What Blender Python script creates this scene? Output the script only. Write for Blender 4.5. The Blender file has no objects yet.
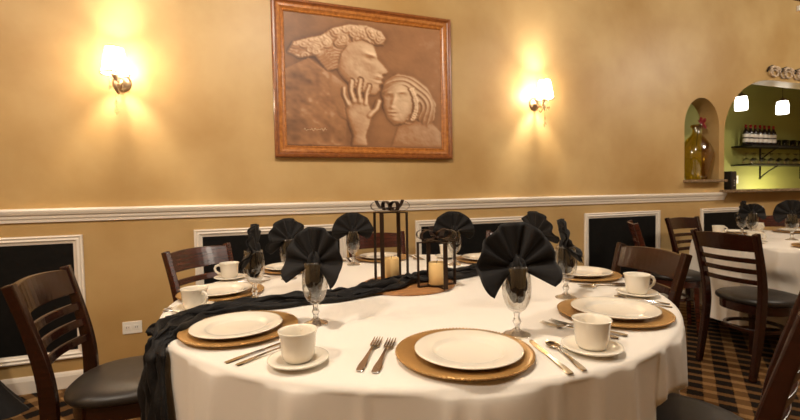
import bpy, math, random
import numpy as np
from mathutils import Vector, Matrix

PI = math.pi
rnd = random.Random(7)
scene = bpy.context.scene
COL = scene.collection

# ------------------------------------------------------------------ camera
CAM_F, CAM_PITCH, CAM_ROLL, CAM_YAW, CAM_Z = 420.89, 0.0362, -0.0196, 0.3426, 1.1406
cam = bpy.data.cameras.new('camera')
cam.sensor_width = 36.0
cam.lens = CAM_F / 800 * 36
cam.clip_start = 0.02
cam.clip_end = 60
cam_ob = bpy.data.objects.new('camera', cam)
COL.objects.link(cam_ob)
_a, _p, _r = CAM_YAW, CAM_PITCH, CAM_ROLL
fw = Vector((math.sin(_a) * math.cos(_p), math.cos(_a) * math.cos(_p), -math.sin(_p)))
r0 = Vector((math.cos(_a), -math.sin(_a), 0))
u0 = r0.cross(fw)
rr = r0 * math.cos(_r) + u0 * math.sin(_r)
uu = u0 * math.cos(_r) - r0 * math.sin(_r)
m = Matrix((rr, uu, -fw)).transposed().to_4x4()
m.translation = Vector((0, 0, CAM_Z))
cam_ob.matrix_world = m
cam.dof.use_dof = True
cam.dof.focus_distance = 1.35
cam.dof.aperture_fstop = 5.0
scene.camera = cam_ob

# ------------------------------------------------------------------ world, exposure
world = bpy.data.worlds.new('world')
scene.world = world
world.use_nodes = True
world.node_tree.nodes['Background'].inputs[0].default_value = (1.0, 0.82, 0.6, 1)
world.node_tree.nodes['Background'].inputs[1].default_value = 0.02
vs = scene.view_settings
vs.view_transform = 'Standard'
vs.look = 'None'
vs.gamma = 1.0
vs.use_curve_mapping = False
vs.exposure = 1.25
WARM = (1.0, 0.91, 0.77)

def point_light(name, loc, power, radius, color=WARM):
    l = bpy.data.lights.new(name, 'POINT')
    l.energy = power
    l.shadow_soft_size = radius
    l.color = color
    o = bpy.data.objects.new(name, l)
    COL.objects.link(o)
    o.location = loc
    return o

# unseen ceiling lamps: the first follows the goblet shadow, the rest are added light
CEIL_Z = 3.28
LAMPS = [(-1.6, -0.1, 60), (0.2, 1.0, 54), (3.6, 0.6, 40), (6.2, 0.8, 52), (-2.6, 1.4, 18)]
for k, (x, y, p) in enumerate(LAMPS):
    point_light('ceiling_bulb', (x, y, CEIL_Z - 0.22), p, 0.10)

# ------------------------------------------------------------------ materials
def new_mat(name):
    mt = bpy.data.materials.new(name)
    mt.use_nodes = True
    nt = mt.node_tree
    return mt, nt, nt.nodes['Principled BSDF']

def srgb(r, g, b):
    f = lambda c: (c / 255 / 12.92) if c / 255 <= 0.04045 else ((c / 255 + 0.055) / 1.055) ** 2.4
    return (f(r), f(g), f(b), 1)

def pbr(name, col, rough=0.5, metal=0.0, spec=0.5, noise=None, bump=None, coat=0.0, sheen=0.0, trans=0.0, coords='Object'):
    """noise = (scale, col2, lo, hi); bump = (scale, strength, distance)"""
    mt, nt, b = new_mat(name)
    b.inputs['Base Color'].default_value = col
    b.inputs['Roughness'].default_value = rough
    b.inputs['Metallic'].default_value = metal
    b.inputs['Specular IOR Level'].default_value = spec
    b.inputs['Coat Weight'].default_value = coat
    b.inputs['Sheen Weight'].default_value = sheen
    tc = nt.nodes.new('ShaderNodeTexCoord')
    if noise:
        n = nt.nodes.new('ShaderNodeTexNoise')
        n.inputs['Scale'].default_value = noise[0]
        n.inputs['Detail'].default_value = 4
        nt.links.new(tc.outputs[coords], n.inputs['Vector'])
        cr = nt.nodes.new('ShaderNodeValToRGB')
        cr.color_ramp.elements[0].position = noise[2]
        cr.color_ramp.elements[0].color = col
        cr.color_ramp.elements[1].position = noise[3]
        cr.color_ramp.elements[1].color = noise[1]
        nt.links.new(n.outputs['Fac'], cr.inputs['Fac'])
        nt.links.new(cr.outputs['Color'], b.inputs['Base Color'])
    if bump:
        n2 = nt.nodes.new('ShaderNodeTexNoise')
        n2.inputs['Scale'].default_value = bump[0]
        n2.inputs['Detail'].default_value = 3
        nt.links.new(tc.outputs[coords], n2.inputs['Vector'])
        bp = nt.nodes.new('ShaderNodeBump')
        bp.inputs['Strength'].default_value = bump[1]
        bp.inputs['Distance'].default_value = bump[2]
        nt.links.new(n2.outputs['Fac'], bp.inputs['Height'])
        nt.links.new(bp.outputs['Normal'], b.inputs['Normal'])
    return mt

def wood_mat(name, c1, c2, rough, scale=(3, 3, 40), coat=0.3):
    mt, nt, b = new_mat(name)
    tc = nt.nodes.new('ShaderNodeTexCoord')
    mp = nt.nodes.new('ShaderNodeMapping')
    mp.inputs['Scale'].default_value = scale
    n = nt.nodes.new('ShaderNodeTexNoise')
    n.inputs['Scale'].default_value = 3.0
    n.inputs['Detail'].default_value = 6
    cr = nt.nodes.new('ShaderNodeValToRGB')
    cr.color_ramp.elements[0].position = 0.3
    cr.color_ramp.elements[0].color = c1
    cr.color_ramp.elements[1].position = 0.75
    cr.color_ramp.elements[1].color = c2
    nt.links.new(tc.outputs['Object'], mp.inputs['Vector'])
    nt.links.new(mp.outputs['Vector'], n.inputs['Vector'])
    nt.links.new(n.outputs['Fac'], cr.inputs['Fac'])
    nt.links.new(cr.outputs['Color'], b.inputs['Base Color'])
    b.inputs['Roughness'].default_value = rough
    b.inputs['Coat Weight'].default_value = coat
    b.inputs['Coat Roughness'].default_value = 0.2
    return mt

def thin_glass(name, tint, refl_lo=0.06, refl_hi=0.75, rough=0.02):
    mt = bpy.data.materials.new(name)
    mt.use_nodes = True
    nt = mt.node_tree
    nt.nodes.clear()
    out = nt.nodes.new('ShaderNodeOutputMaterial')
    mix = nt.nodes.new('ShaderNodeMixShader')
    tr = nt.nodes.new('ShaderNodeBsdfTransparent')
    tr.inputs[0].default_value = tint
    gl = nt.nodes.new('ShaderNodeBsdfGlossy')
    gl.inputs['Roughness'].default_value = rough
    lw = nt.nodes.new('ShaderNodeLayerWeight')
    lw.inputs['Blend'].default_value = 0.25
    mr = nt.nodes.new('ShaderNodeMapRange')
    mr.inputs['To Min'].default_value = refl_lo
    mr.inputs['To Max'].default_value = refl_hi
    nt.links.new(lw.outputs['Facing'], mr.inputs['Value'])
    nt.links.new(mr.outputs['Result'], mix.inputs['Fac'])
    nt.links.new(tr.outputs[0], mix.inputs[1])
    nt.links.new(gl.outputs[0], mix.inputs[2])
    nt.links.new(mix.outputs[0], out.inputs['Surface'])
    return mt

def emit_mat(name, col, strength):
    mt = bpy.data.materials.new(name)
    mt.use_nodes = True
    nt = mt.node_tree
    b = nt.nodes['Principled BSDF']
    b.inputs['Base Color'].default_value = col
    b.inputs['Emission Color'].default_value = col
    b.inputs['Emission Strength'].default_value = strength
    return mt

def wall_mat():
    mt, nt, b = new_mat('faux_painted_plaster')
    tc = nt.nodes.new('ShaderNodeTexCoord')
    n = nt.nodes.new('ShaderNodeTexNoise')
    n.inputs['Scale'].default_value = 1.5
    n.inputs['Detail'].default_value = 5
    n.inputs['Roughness'].default_value = 0.5
    n.inputs['Distortion'].default_value = 0.15
    cr = nt.nodes.new('ShaderNodeValToRGB')
    e = cr.color_ramp.elements
    e[0].position = 0.33; e[0].color = srgb(176, 140, 86)
    e[1].position = 0.66; e[1].color = srgb(198, 166, 114)
    n2 = nt.nodes.new('ShaderNodeTexNoise')
    n2.inputs['Scale'].default_value = 60
    n2.inputs['Detail'].default_value = 3
    bp = nt.nodes.new('ShaderNodeBump')
    bp.inputs['Strength'].default_value = 0.06
    bp.inputs['Distance'].default_value = 0.004
    nt.links.new(tc.outputs['Object'], n.inputs['Vector'])
    nt.links.new(tc.outputs['Object'], n2.inputs['Vector'])
    nt.links.new(n.outputs['Fac'], cr.inputs['Fac'])
    nt.links.new(cr.outputs['Color'], b.inputs['Base Color'])
    nt.links.new(n2.outputs['Fac'], bp.inputs['Height'])
    nt.links.new(bp.outputs['Normal'], b.inputs['Normal'])
    b.inputs['Roughness'].default_value = 0.42
    b.inputs['Specular IOR Level'].default_value = 0.35
    return mt

def carpet_mat():
    """dark blocks in rows on a tan ground"""
    mt, nt, b = new_mat('block_patterned_carpet')
    L = nt.links.new
    tc = nt.nodes.new('ShaderNodeTexCoord')
    nz = nt.nodes.new('ShaderNodeTexNoise'); nz.inputs['Scale'].default_value = 120
    sub = nt.nodes.new('ShaderNodeVectorMath'); sub.operation = 'SUBTRACT'; sub.inputs[1].default_value = (0.5, 0.5, 0.5)
    scl = nt.nodes.new('ShaderNodeVectorMath'); scl.operation = 'SCALE'; scl.inputs['Scale'].default_value = 0.018
    add = nt.nodes.new('ShaderNodeVectorMath'); add.operation = 'ADD'
    rot = nt.nodes.new('ShaderNodeMapping'); rot.inputs['Rotation'].default_value = (0, 0, math.radians(54))
    L(tc.outputs['Object'], nz.inputs['Vector']); L(nz.outputs['Color'], sub.inputs[0]); L(sub.outputs[0], scl.inputs[0])
    L(tc.outputs['Object'], add.inputs[0]); L(scl.outputs[0], add.inputs[1]); L(add.outputs[0], rot.inputs['Vector'])
    sx = nt.nodes.new('ShaderNodeSeparateXYZ'); L(rot.outputs[0], sx.inputs[0])
    def mth(op, a, bb):
        n = nt.nodes.new('ShaderNodeMath'); n.operation = op
        for i, v in enumerate((a, bb)):
            if isinstance(v, (int, float)): n.inputs[i].default_value = v
            else: L(v, n.inputs[i])
        return n.outputs[0]
    ux = mth('MULTIPLY', sx.outputs['X'], 1 / 0.14); uy = mth('MULTIPLY', sx.outputs['Y'], 1 / 0.112)
    fx = mth('FRACT', ux, 0); fy = mth('FRACT', uy, 0)
    bx = mth('LESS_THAN', fx, 0.56); by = mth('LESS_THAN', fy, 0.64)
    blk = mth('MULTIPLY', bx, by)
    lane = mth('MAXIMUM', bx, by)
    m1 = nt.nodes.new('ShaderNodeMixRGB'); m1.inputs[1].default_value = srgb(164, 126, 80); m1.inputs[2].default_value = srgb(118, 84, 50); L(lane, m1.inputs[0])
    m2 = nt.nodes.new('ShaderNodeMixRGB'); m2.inputs[2].default_value = srgb(32, 25, 20); L(blk, m2.inputs[0]); L(m1.outputs[0], m2.inputs[1])
    n3 = nt.nodes.new('ShaderNodeTexNoise'); n3.inputs['Scale'].default_value = 260; L(tc.outputs['Object'], n3.inputs['Vector'])
    m3 = nt.nodes.new('ShaderNodeMixRGB'); m3.blend_type = 'MULTIPLY'; m3.inputs[0].default_value = 0.6; L(m2.outputs[0], m3.inputs[1]); L(n3.outputs['Fac'], m3.inputs[2])
    L(m3.outputs[0], b.inputs['Base Color'])
    bp = nt.nodes.new('ShaderNodeBump'); bp.inputs['Strength'].default_value = 0.5; bp.inputs['Distance'].default_value = 0.004
    L(n3.outputs['Fac'], bp.inputs['Height']); L(bp.outputs['Normal'], b.inputs['Normal'])
    b.inputs['Roughness'].default_value = 0.95
    b.inputs['Specular IOR Level'].default_value = 0.1
    return mt

M = {}
M['wall'] = wall_mat()
M['carpet'] = carpet_mat()
M['ceiling'] = pbr('brown_ceiling_paint', srgb(96, 70, 46), 0.8)
M['white_trim'] = pbr('white_painted_trim', srgb(232, 220, 204), 0.35)
M['panel_black'] = pbr('matte_black_panel', srgb(14, 13, 12), 0.6, spec=0.15, noise=(30, srgb(20, 18, 16), 0.4, 0.7))
M['lime'] = pbr('lime_green_paint', srgb(152, 154, 82), 0.6, noise=(2, srgb(160, 160, 88), 0.4, 0.7))
M['olive'] = pbr('olive_tan_paint', srgb(150, 132, 70), 0.6)
M['granite'] = pbr('speckled_granite', srgb(96, 74, 56), 0.2, noise=(110, srgb(176, 150, 118), 0.42, 0.62))
M['cloth'] = pbr('white_table_linen', srgb(232, 225, 214), 0.85, spec=0.2, sheen=0.1, bump=(500, 0.12, 0.001))
M['napkin'] = pbr('black_napkin_cloth', srgb(18, 14, 12), 0.7, spec=0.25, sheen=0.04, bump=(600, 0.15, 0.0006))
M['runner'] = pbr('black_crinkled_gauze', srgb(17, 14, 13), 0.6, spec=0.25, sheen=0.03, bump=(160, 0.6, 0.003))
M['wood'] = wood_mat('dark_cherry_wood', srgb(30, 11, 6), srgb(56, 23, 12), 0.24)
M['wood_red'] = wood_mat('reddish_cherry_wood', srgb(48, 19, 12), srgb(84, 37, 23), 0.26)
M['leather'] = pbr('black_vinyl', srgb(40, 36, 33), 0.38, spec=0.5, noise=(25, srgb(52, 46, 42), 0.4, 0.7), bump=(420, 0.35, 0.0012))
M['china'] = pbr('cream_china', srgb(236, 228, 212), 0.14, spec=0.5, coat=0.4)
M['gold'] = pbr('antique_gold_charger', srgb(188, 146, 88), 0.30, metal=0.4, noise=(9, srgb(164, 122, 68), 0.42, 0.72))
M['steel'] = pbr('polished_steel', srgb(206, 200, 192), 0.16, metal=1.0)
M['goblet_bowl'] = thin_glass('clear_goblet_glass', (0.97, 0.965, 0.95, 1), 0.05, 0.8)
def solid_glass(name):
    mt = bpy.data.materials.new(name)
    mt.use_nodes = True
    nt = mt.node_tree
    nt.nodes.clear()
    out = nt.nodes.new('ShaderNodeOutputMaterial')
    mix = nt.nodes.new('ShaderNodeMixShader'); mix.inputs[0].default_value = 0.7
    tr = nt.nodes.new('ShaderNodeBsdfTransparent'); tr.inputs[0].default_value = (0.97, 0.96, 0.94, 1)
    gl = nt.nodes.new('ShaderNodeBsdfGlass'); gl.inputs['IOR'].default_value = 1.45; gl.inputs['Roughness'].default_value = 0.0
    nt.links.new(tr.outputs[0], mix.inputs[1]); nt.links.new(gl.outputs[0], mix.inputs[2])
    nt.links.new(mix.outputs[0], out.inputs[0])
    return mt
M['goblet_stem'] = solid_glass('clear_stem_glass')
M['bronze'] = pbr('dark_bronze_metal', srgb(58, 42, 32), 0.4, metal=0.75)
M['ribbon'] = pbr('brown_metal_ribbon', srgb(50, 36, 30), 0.32, metal=0.6)
M['candle'] = pbr('ivory_wax', srgb(232, 196, 134), 0.5, spec=0.3)
M['wick'] = pbr('burnt_wick', srgb(30, 24, 20), 0.9)
M['mat'] = wood_mat('tan_wooden_disc', srgb(150, 102, 60), srgb(176, 126, 78), 0.45, (4, 30, 4), 0.1)
M['frame'] = wood_mat('gilded_brown_frame', srgb(150, 88, 36), srgb(196, 128, 62), 0.3, (14, 14, 14), 0.3)
M['frame_dark'] = wood_mat('dark_brown_frame', srgb(120, 66, 28), srgb(150, 88, 40), 0.35, (14, 14, 14), 0.3)
M['nickel'] = pbr('brushed_nickel', srgb(176, 150, 120), 0.28, metal=0.9)
M['crystal'] = thin_glass('crystal_drop', (0.97, 0.95, 0.9, 1), 0.15, 0.9, 0.0)
M['amber_glass'] = thin_glass('amber_green_glass', (0.74, 0.56, 0.13, 1), 0.10, 0.65, 0.10)
M['iron'] = pbr('black_wrought_iron', srgb(26, 22, 20), 0.5, metal=0.5)
M['scroll'] = pbr('whitewashed_carved_scroll', srgb(206, 184, 158), 0.6, noise=(40, srgb(120, 90, 66), 0.5, 0.66))
M['plastic_white'] = pbr('white_plastic', srgb(232, 226, 214), 0.35)
M['plastic_black'] = pbr('black_plastic', srgb(20, 19, 19), 0.3)
M['slot'] = pbr('dark_slot', srgb(50, 44, 40), 0.6)
M['wine'] = pbr('dark_wine_glass', srgb(26, 14, 14), 0.08, coat=0.5)
M['label_white'] = pbr('bottle_label_paper', srgb(226, 216, 204), 0.6)
M['foil_red'] = pbr('red_foil', srgb(150, 34, 28), 0.3, metal=0.4)
M['bulb'] = emit_mat('lit_bulb', (1.0, 0.86, 0.62, 1), 40)
M['pendant'] = emit_mat('lit_pendant_glass', (1.0, 0.92, 0.78, 1), 3.0)
M['flower'] = pbr('dark_red_petals', srgb(130, 30, 28), 0.6)
M['cushion_wall'] = M['leather']

def shade_mat():
    """sheer pleated fabric: part scattered through, part seen straight through"""
    mt = bpy.data.materials.new('sheer_white_lamp_shade_fabric')
    mt.use_nodes = True
    nt = mt.node_tree
    nt.nodes.clear()
    out = nt.nodes.new('ShaderNodeOutputMaterial')
    mix = nt.nodes.new('ShaderNodeMixShader'); mix.inputs[0].default_value = 0.7
    mx2 = nt.nodes.new('ShaderNodeMixShader'); mx2.inputs[0].default_value = 0.30
    d = nt.nodes.new('ShaderNodeBsdfDiffuse'); d.inputs[0].default_value = (0.9, 0.84, 0.74, 1)
    t = nt.nodes.new('ShaderNodeBsdfTranslucent'); t.inputs[0].default_value = (0.93, 0.87, 0.76, 1)
    tr = nt.nodes.new('ShaderNodeBsdfTransparent'); tr.inputs[0].default_value = (0.95, 0.9, 0.8, 1)
    nt.links.new(d.outputs[0], mix.inputs[1]); nt.links.new(t.outputs[0], mix.inputs[2])
    nt.links.new(mix.outputs[0], mx2.inputs[1]); nt.links.new(tr.outputs[0], mx2.inputs[2])
    nt.links.new(mx2.outputs[0], out.inputs[0])
    return mt
M['shade'] = shade_mat()

# ------------------------------------------------------------------ geometry helpers
class MB:
    def __init__(s):
        s.v = []; s.f = []
    def add(s, vs_, fs):
        o = len(s.v)
        s.v += [tuple(p) for p in vs_]
        s.f += [tuple(i + o for i in f) for f in fs]
        return s
    def box(s, c, d, rot=None):
        x, y, z = (q / 2 for q in d)
        P = [Vector((i * x, j * y, k * z)) for k in (-1, 1) for j in (-1, 1) for i in (-1, 1)]
        if rot is not None: P = [rot @ p for p in P]
        P = [p + Vector(c) for p in P]
        return s.add(P, [(0, 2, 3, 1), (4, 5, 7, 6), (0, 1, 5, 4), (2, 6, 7, 3), (0, 4, 6, 2), (1, 3, 7, 5)])
    def lathe(s, prof, n=32, c=(0, 0, 0), cap0=False, cap1=False, sq=1.0):
        V = []; F = []
        for r, z in prof:
            for i in range(n):
                a = 2 * PI * i / n
                V.append((c[0] + r * math.cos(a), c[1] + r * math.sin(a) * sq, c[2] + z))
        for j in range(len(prof) - 1):
            for i in range(n):
                k = (i + 1) % n
                F.append((j * n + i, j * n + k, (j + 1) * n + k, (j + 1) * n + i))
        if cap0: F.append(tuple(range(n - 1, -1, -1)))
        if cap1: F.append(tuple((len(prof) - 1) * n + i for i in range(n)))
        return s.add(V, F)
    def sweep(s, path, sect, closed=False, ups=None):
        """path: points; sect: function(i,t)-> list of (a,b) in (side, up) frame, or fixed list"""
        P = [Vector(p) for p in path]
        n = len(P); V = []; F = []; k = None
        up = Vector((0, 0, 1))
        for i in range(n):
            if closed: t = P[(i + 1) % n] - P[i - 1]
            else: t = P[min(i + 1, n - 1)] - P[max(i - 1, 0)]
            t.normalize()
            u_ = Vector(ups[i]) if ups else up
            side = t.cross(u_)
            if side.length < 1e-4: side = t.cross(Vector((0, 1, 0)))
            side.normalize()
            un = side.cross(t).normalized()
            sc = sect(i, i / (n - 1)) if callable(sect) else sect
            k = len(sc)
            V += [P[i] + side * a + un * b for a, b in sc]
        m_ = n if closed else n - 1
        for i in range(m_):
            for j in range(k):
                a, b = i * k + j, i * k + (j + 1) % k
                c_, d_ = ((i + 1) % n) * k + (j + 1) % k, ((i + 1) % n) * k + j
                F.append((a, b, c_, d_))
        if not closed:
            F.append(tuple(range(k - 1, -1, -1)))
            F.append(tuple((n - 1) * k + j for j in range(k)))
        return s.add(V, F)
    def tube(s, path, r, n=8, closed=False):
        rf = r if callable(r) else (lambda t: r)
        return s.sweep(path, lambda i, t: [(rf(t) * math.cos(2 * PI * j / n), rf(t) * math.sin(2 * PI * j / n)) for j in range(n)], closed)
    def build(s, name, mat, parent=None, smooth=False, bevel=0.0, subsurf=0, solid=0.0, angle=None):
        me = bpy.data.meshes.new(name)
        me.from_pydata(s.v, [], s.f)
        me.update()
        if mat is not None: me.materials.append(mat if not isinstance(mat, str) else M[mat])
        if smooth:
            me.polygons.foreach_set('use_smooth', [True] * len(me.polygons))
            if angle: me.set_sharp_from_angle(angle=math.radians(angle))
        o = bpy.data.objects.new(name, me)
        COL.objects.link(o)
        if parent is not None: o.parent = parent
        if bevel:
            b = o.modifiers.new('bevel', 'BEVEL'); b.width = bevel; b.segments = 2; b.limit_method = 'ANGLE'
        if solid:
            q = o.modifiers.new('solid', 'SOLIDIFY'); q.thickness = solid; q.offset = 0
        if subsurf:
            q = o.modifiers.new('sub', 'SUBSURF'); q.levels = subsurf; q.render_levels = subsurf
        return o

def rect(w, h, x=0, y=0):
    return [(x - w / 2, y - h / 2), (x + w / 2, y - h / 2), (x + w / 2, y + h / 2), (x - w / 2, y + h / 2)]

def empty(name, loc=(0, 0, 0), rz=0.0):
    o = bpy.data.objects.new(name, None)
    COL.objects.link(o)
    o.empty_display_size = 0.05
    o.location = loc
    o.rotation_euler = (0, 0, rz)
    return o

def tag(o, label, cat, group=None):
    o['label'] = label
    o['category'] = cat
    if group: o['group'] = group
    return o

def struct(o):
    o['kind'] = 'structure'
    return o

def copy_tree(o, parent=None):
    c = o.copy()
    COL.objects.link(c)
    if parent is not None: c.parent = parent
    for ch in list(o.children):
        copy_tree(ch, c)
    return c

# ------------------------------------------------------------------ room shell
WY = 3.088            # face of the long wall
WT = 0.185            # its thickness
X0, X1, Y0 = -3.6, 9.2, -3.4

struct(MB().box(((X0 + X1) / 2, (Y0 + 4.5) / 2, -0.05), (X1 - X0 + 0.4, 4.5 - Y0 + 0.4, 0.1)).build('floor', 'carpet'))
struct(MB().box(((X0 + X1) / 2, (Y0 + 4.5) / 2, CEIL_Z + 0.05), (X1 - X0 + 0.4, 4.5 - Y0 + 0.4, 0.1)).build('ceiling', 'ceiling'))

# long wall with a small arched opening and a wide arched bar opening
def arch_outline(xl, xr, zb, zt, rad, n=14):
    """from bottom-left up over the arch to bottom-right; rad = (rx, rz) of the corner curve"""
    rx, rz = rad
    P = [(xl, zb)]
    for i in range(n + 1):
        a = PI - (PI / 2) * i / n
        P.append((xl + rx + rx * math.cos(a), zt - rz + rz * math.sin(a)))
    for i in range(n + 1):
        a = PI / 2 - (PI / 2) * i / n
        P.append((xr - rx + rx * math.cos(a), zt - rz + rz * math.sin(a)))
    P.append((xr, zb))
    return P

NICHE = arch_outline(4.20, 4.715, 1.235, 2.085, (0.2575, 0.30))
ARCH = arch_outline(4.795, 7.35, 1.125, 2.345, (0.78, 0.62))

def build_wall():
    mb = MB()
    y0, y1 = WY, WY + WT
    def slab(xa, xb, za, zb):
        mb.box(((xa + xb) / 2, (y0 + y1) / 2, (za + zb) / 2), (xb - xa, WT, zb - za))
    slab(X0, 4.20, 0, CEIL_Z)
    def opening(out, xl, xr):
        zb = out[0][1]
        slab(xl, xr, 0, zb)
        V = []; F = []
        pts = out[1:-1]
        for (x, z) in pts:
            V += [(x, y0, z), (x, y1, z), (x, y0, CEIL_Z), (x, y1, CEIL_Z)]
        for i in range(len(pts) - 1):
            a, b = i * 4, (i + 1) * 4
            F += [(a, b, b + 2, a + 2), (a + 1, a + 3, b + 3, b + 1), (a, a + 1, b + 1, b)]
        mb.add(V, F)
    opening(NICHE, 4.20, 4.715)
    slab(4.715, 4.795, 0, CEIL_Z)
    opening(ARCH, 4.795, 7.35)
    slab(7.35, X1, 0, CEIL_Z)
    return struct(mb.build('wall_back', 'wall'))
build_wall()
struct(MB().box((X0 - 0.05, (Y0 + WY) / 2, CEIL_Z / 2), (0.1, WY - Y0, CEIL_Z)).build('wall_left', 'wall'))
struct(MB().box((X1 + 0.05, (Y0 + 4.3) / 2, CEIL_Z / 2), (0.1, 4.3 - Y0, CEIL_Z)).build('wall_right', 'wall'))
struct(MB().box(((X0 + X1) / 2, Y0 - 0.05, CEIL_Z / 2), (X1 - X0, 0.1, CEIL_Z)).build('wall_front', 'wall'))
# bar room behind the arch
BY = 4.25
struct(MB().box(((3.9 + X1) / 2, BY + 0.05, CEIL_Z / 2), (X1 - 3.9, 0.1, CEIL_Z)).build('wall_bar_back', 'lime'))
struct(MB().box((3.85, (WY + WT + BY) / 2, CEIL_Z / 2), (0.1, BY - WY - WT, CEIL_Z)).build('wall_bar_side', 'olive'))

# chair rail moulding (profile swept along X)
def moulding(name, xa, xb, prof, mat='white_trim'):
    """prof: (out, z) closed loop"""
    V = [(xa, WY - o, z) for o, z in prof] + [(xb, WY - o, z) for o, z in prof]
    n = len(prof)
    F = [(i, (i + 1) % n, n + (i + 1) % n, n + i) for i in range(n)] + [tuple(range(n)), tuple(range(2 * n - 1, n - 1, -1))]
    return struct(MB().add(V, F).build(name, mat))
RAIL = [(0, 1.018), (0.012, 1.018), (0.014, 1.034), (0.020, 1.042), (0.022, 1.056), (0.030, 1.064), (0.036, 1.078), (0.038, 1.088), (0.034, 1.098), (0, 1.100)]
moulding('trim_1', X0 + 0.01, 4.79, RAIL)
moulding('baseboard_back', X0 + 0.01, X1 - 0.01, [(0, 0), (0.016, 0), (0.016, 0.075), (0.011, 0.09), (0.006, 0.098), (0, 0.1)])

# wainscot panels: black board inside a white picture-frame moulding
PANELS = [(-2.0, -0.972), (-0.354, 0.67), (1.225, 2.28), (2.905, 3.849), (4.432, 5.42)]
PZ = (0.18, 0.935)
def wainscot(k, xa, xb):
    za, zb = PZ
    w = 0.05
    prof = [(0.0, 0.0), (0.0, 0.016), (0.008, 0.020), (0.018, 0.014), (0.028, 0.018), (0.038, 0.010), (0.05, 0.006), (0.05, 0.0)]
    mb = MB()
    V = []; F = []
    n = len(prof)
    cs = [(xa, za, 1, 1), (xb, za, -1, 1), (xb, zb, -1, -1), (xa, zb, 1, -1)]
    for x, z, sx, sz in cs:
        for d, o in prof:
            V.append((x + sx * d, WY - o, z + sz * d))
    for c in range(4):
        for i in range(n - 1):
            a, b = c * n + i, ((c + 1) % 4) * n + i
            F.append((a, b, b + 1, a + 1))
    mb.add(V, F)
    o = struct(mb.build('trim_%d' % (k + 2), 'white_trim'))
    p = MB().box(((xa + xb) / 2, WY - 0.002, (za + zb) / 2), (xb - xa - 0.09, 0.004, zb - za - 0.09)).build('panel_board', 'panel_black', o)
    return o
for k, (xa, xb) in enumerate(PANELS):
    wainscot(k, xa, xb)

# stone sills
struct(MB().box((4.4575, WY + 0.06, 1.222), (0.55, 0.28, 0.026)).build('trim_8', 'granite', bevel=0.004))
struct(MB().box((6.06, WY + 0.04, 1.112), (2.66, 0.36, 0.03)).build('trim_9', 'granite', bevel=0.004))

# wall outlet
ot = empty('wall_outlet', (-0.73, WY, 0.328))
MB().box((0, -0.003, 0), (0.108, 0.006, 0.078)).build('cover_plate', 'plastic_white', ot, bevel=0.002)
for s in (-1, 1):
    f = MB().box((s * 0.024, -0.0065, 0), (0.034, 0.003, 0.03)).build('receptacle', 'plastic_white', ot, bevel=0.001)
    MB().box((s * 0.024 - 0.006, -0.0082, 0.002), (0.0025, 0.002, 0.011)).box((s * 0.024 + 0.006, -0.0082, 0.002), (0.0025, 0.002, 0.009)).build('slot', 'slot', f)
tag(ot, 'white double wall outlet on the tan wall between two black panels', 'outlet')

# small alarm box under the ceiling
ab = empty('alarm_box', (6.03, WY, 3.19))
MB().box((0, -0.015, 0), (0.08, 0.03, 0.06)).build('case', 'plastic_white', ab, bevel=0.005)
MB().lathe([(0.012, 0), (0.010, 0.006), (0.0, 0.008)], 12).build('lens', 'slot', ab, smooth=True).matrix_local = Matrix.Translation((0, -0.03, 0)) @ Matrix.Rotation(PI / 2, 4, 'X')
tag(ab, 'small white sensor box high on the wall above the bar arch', 'sensor')

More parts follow.
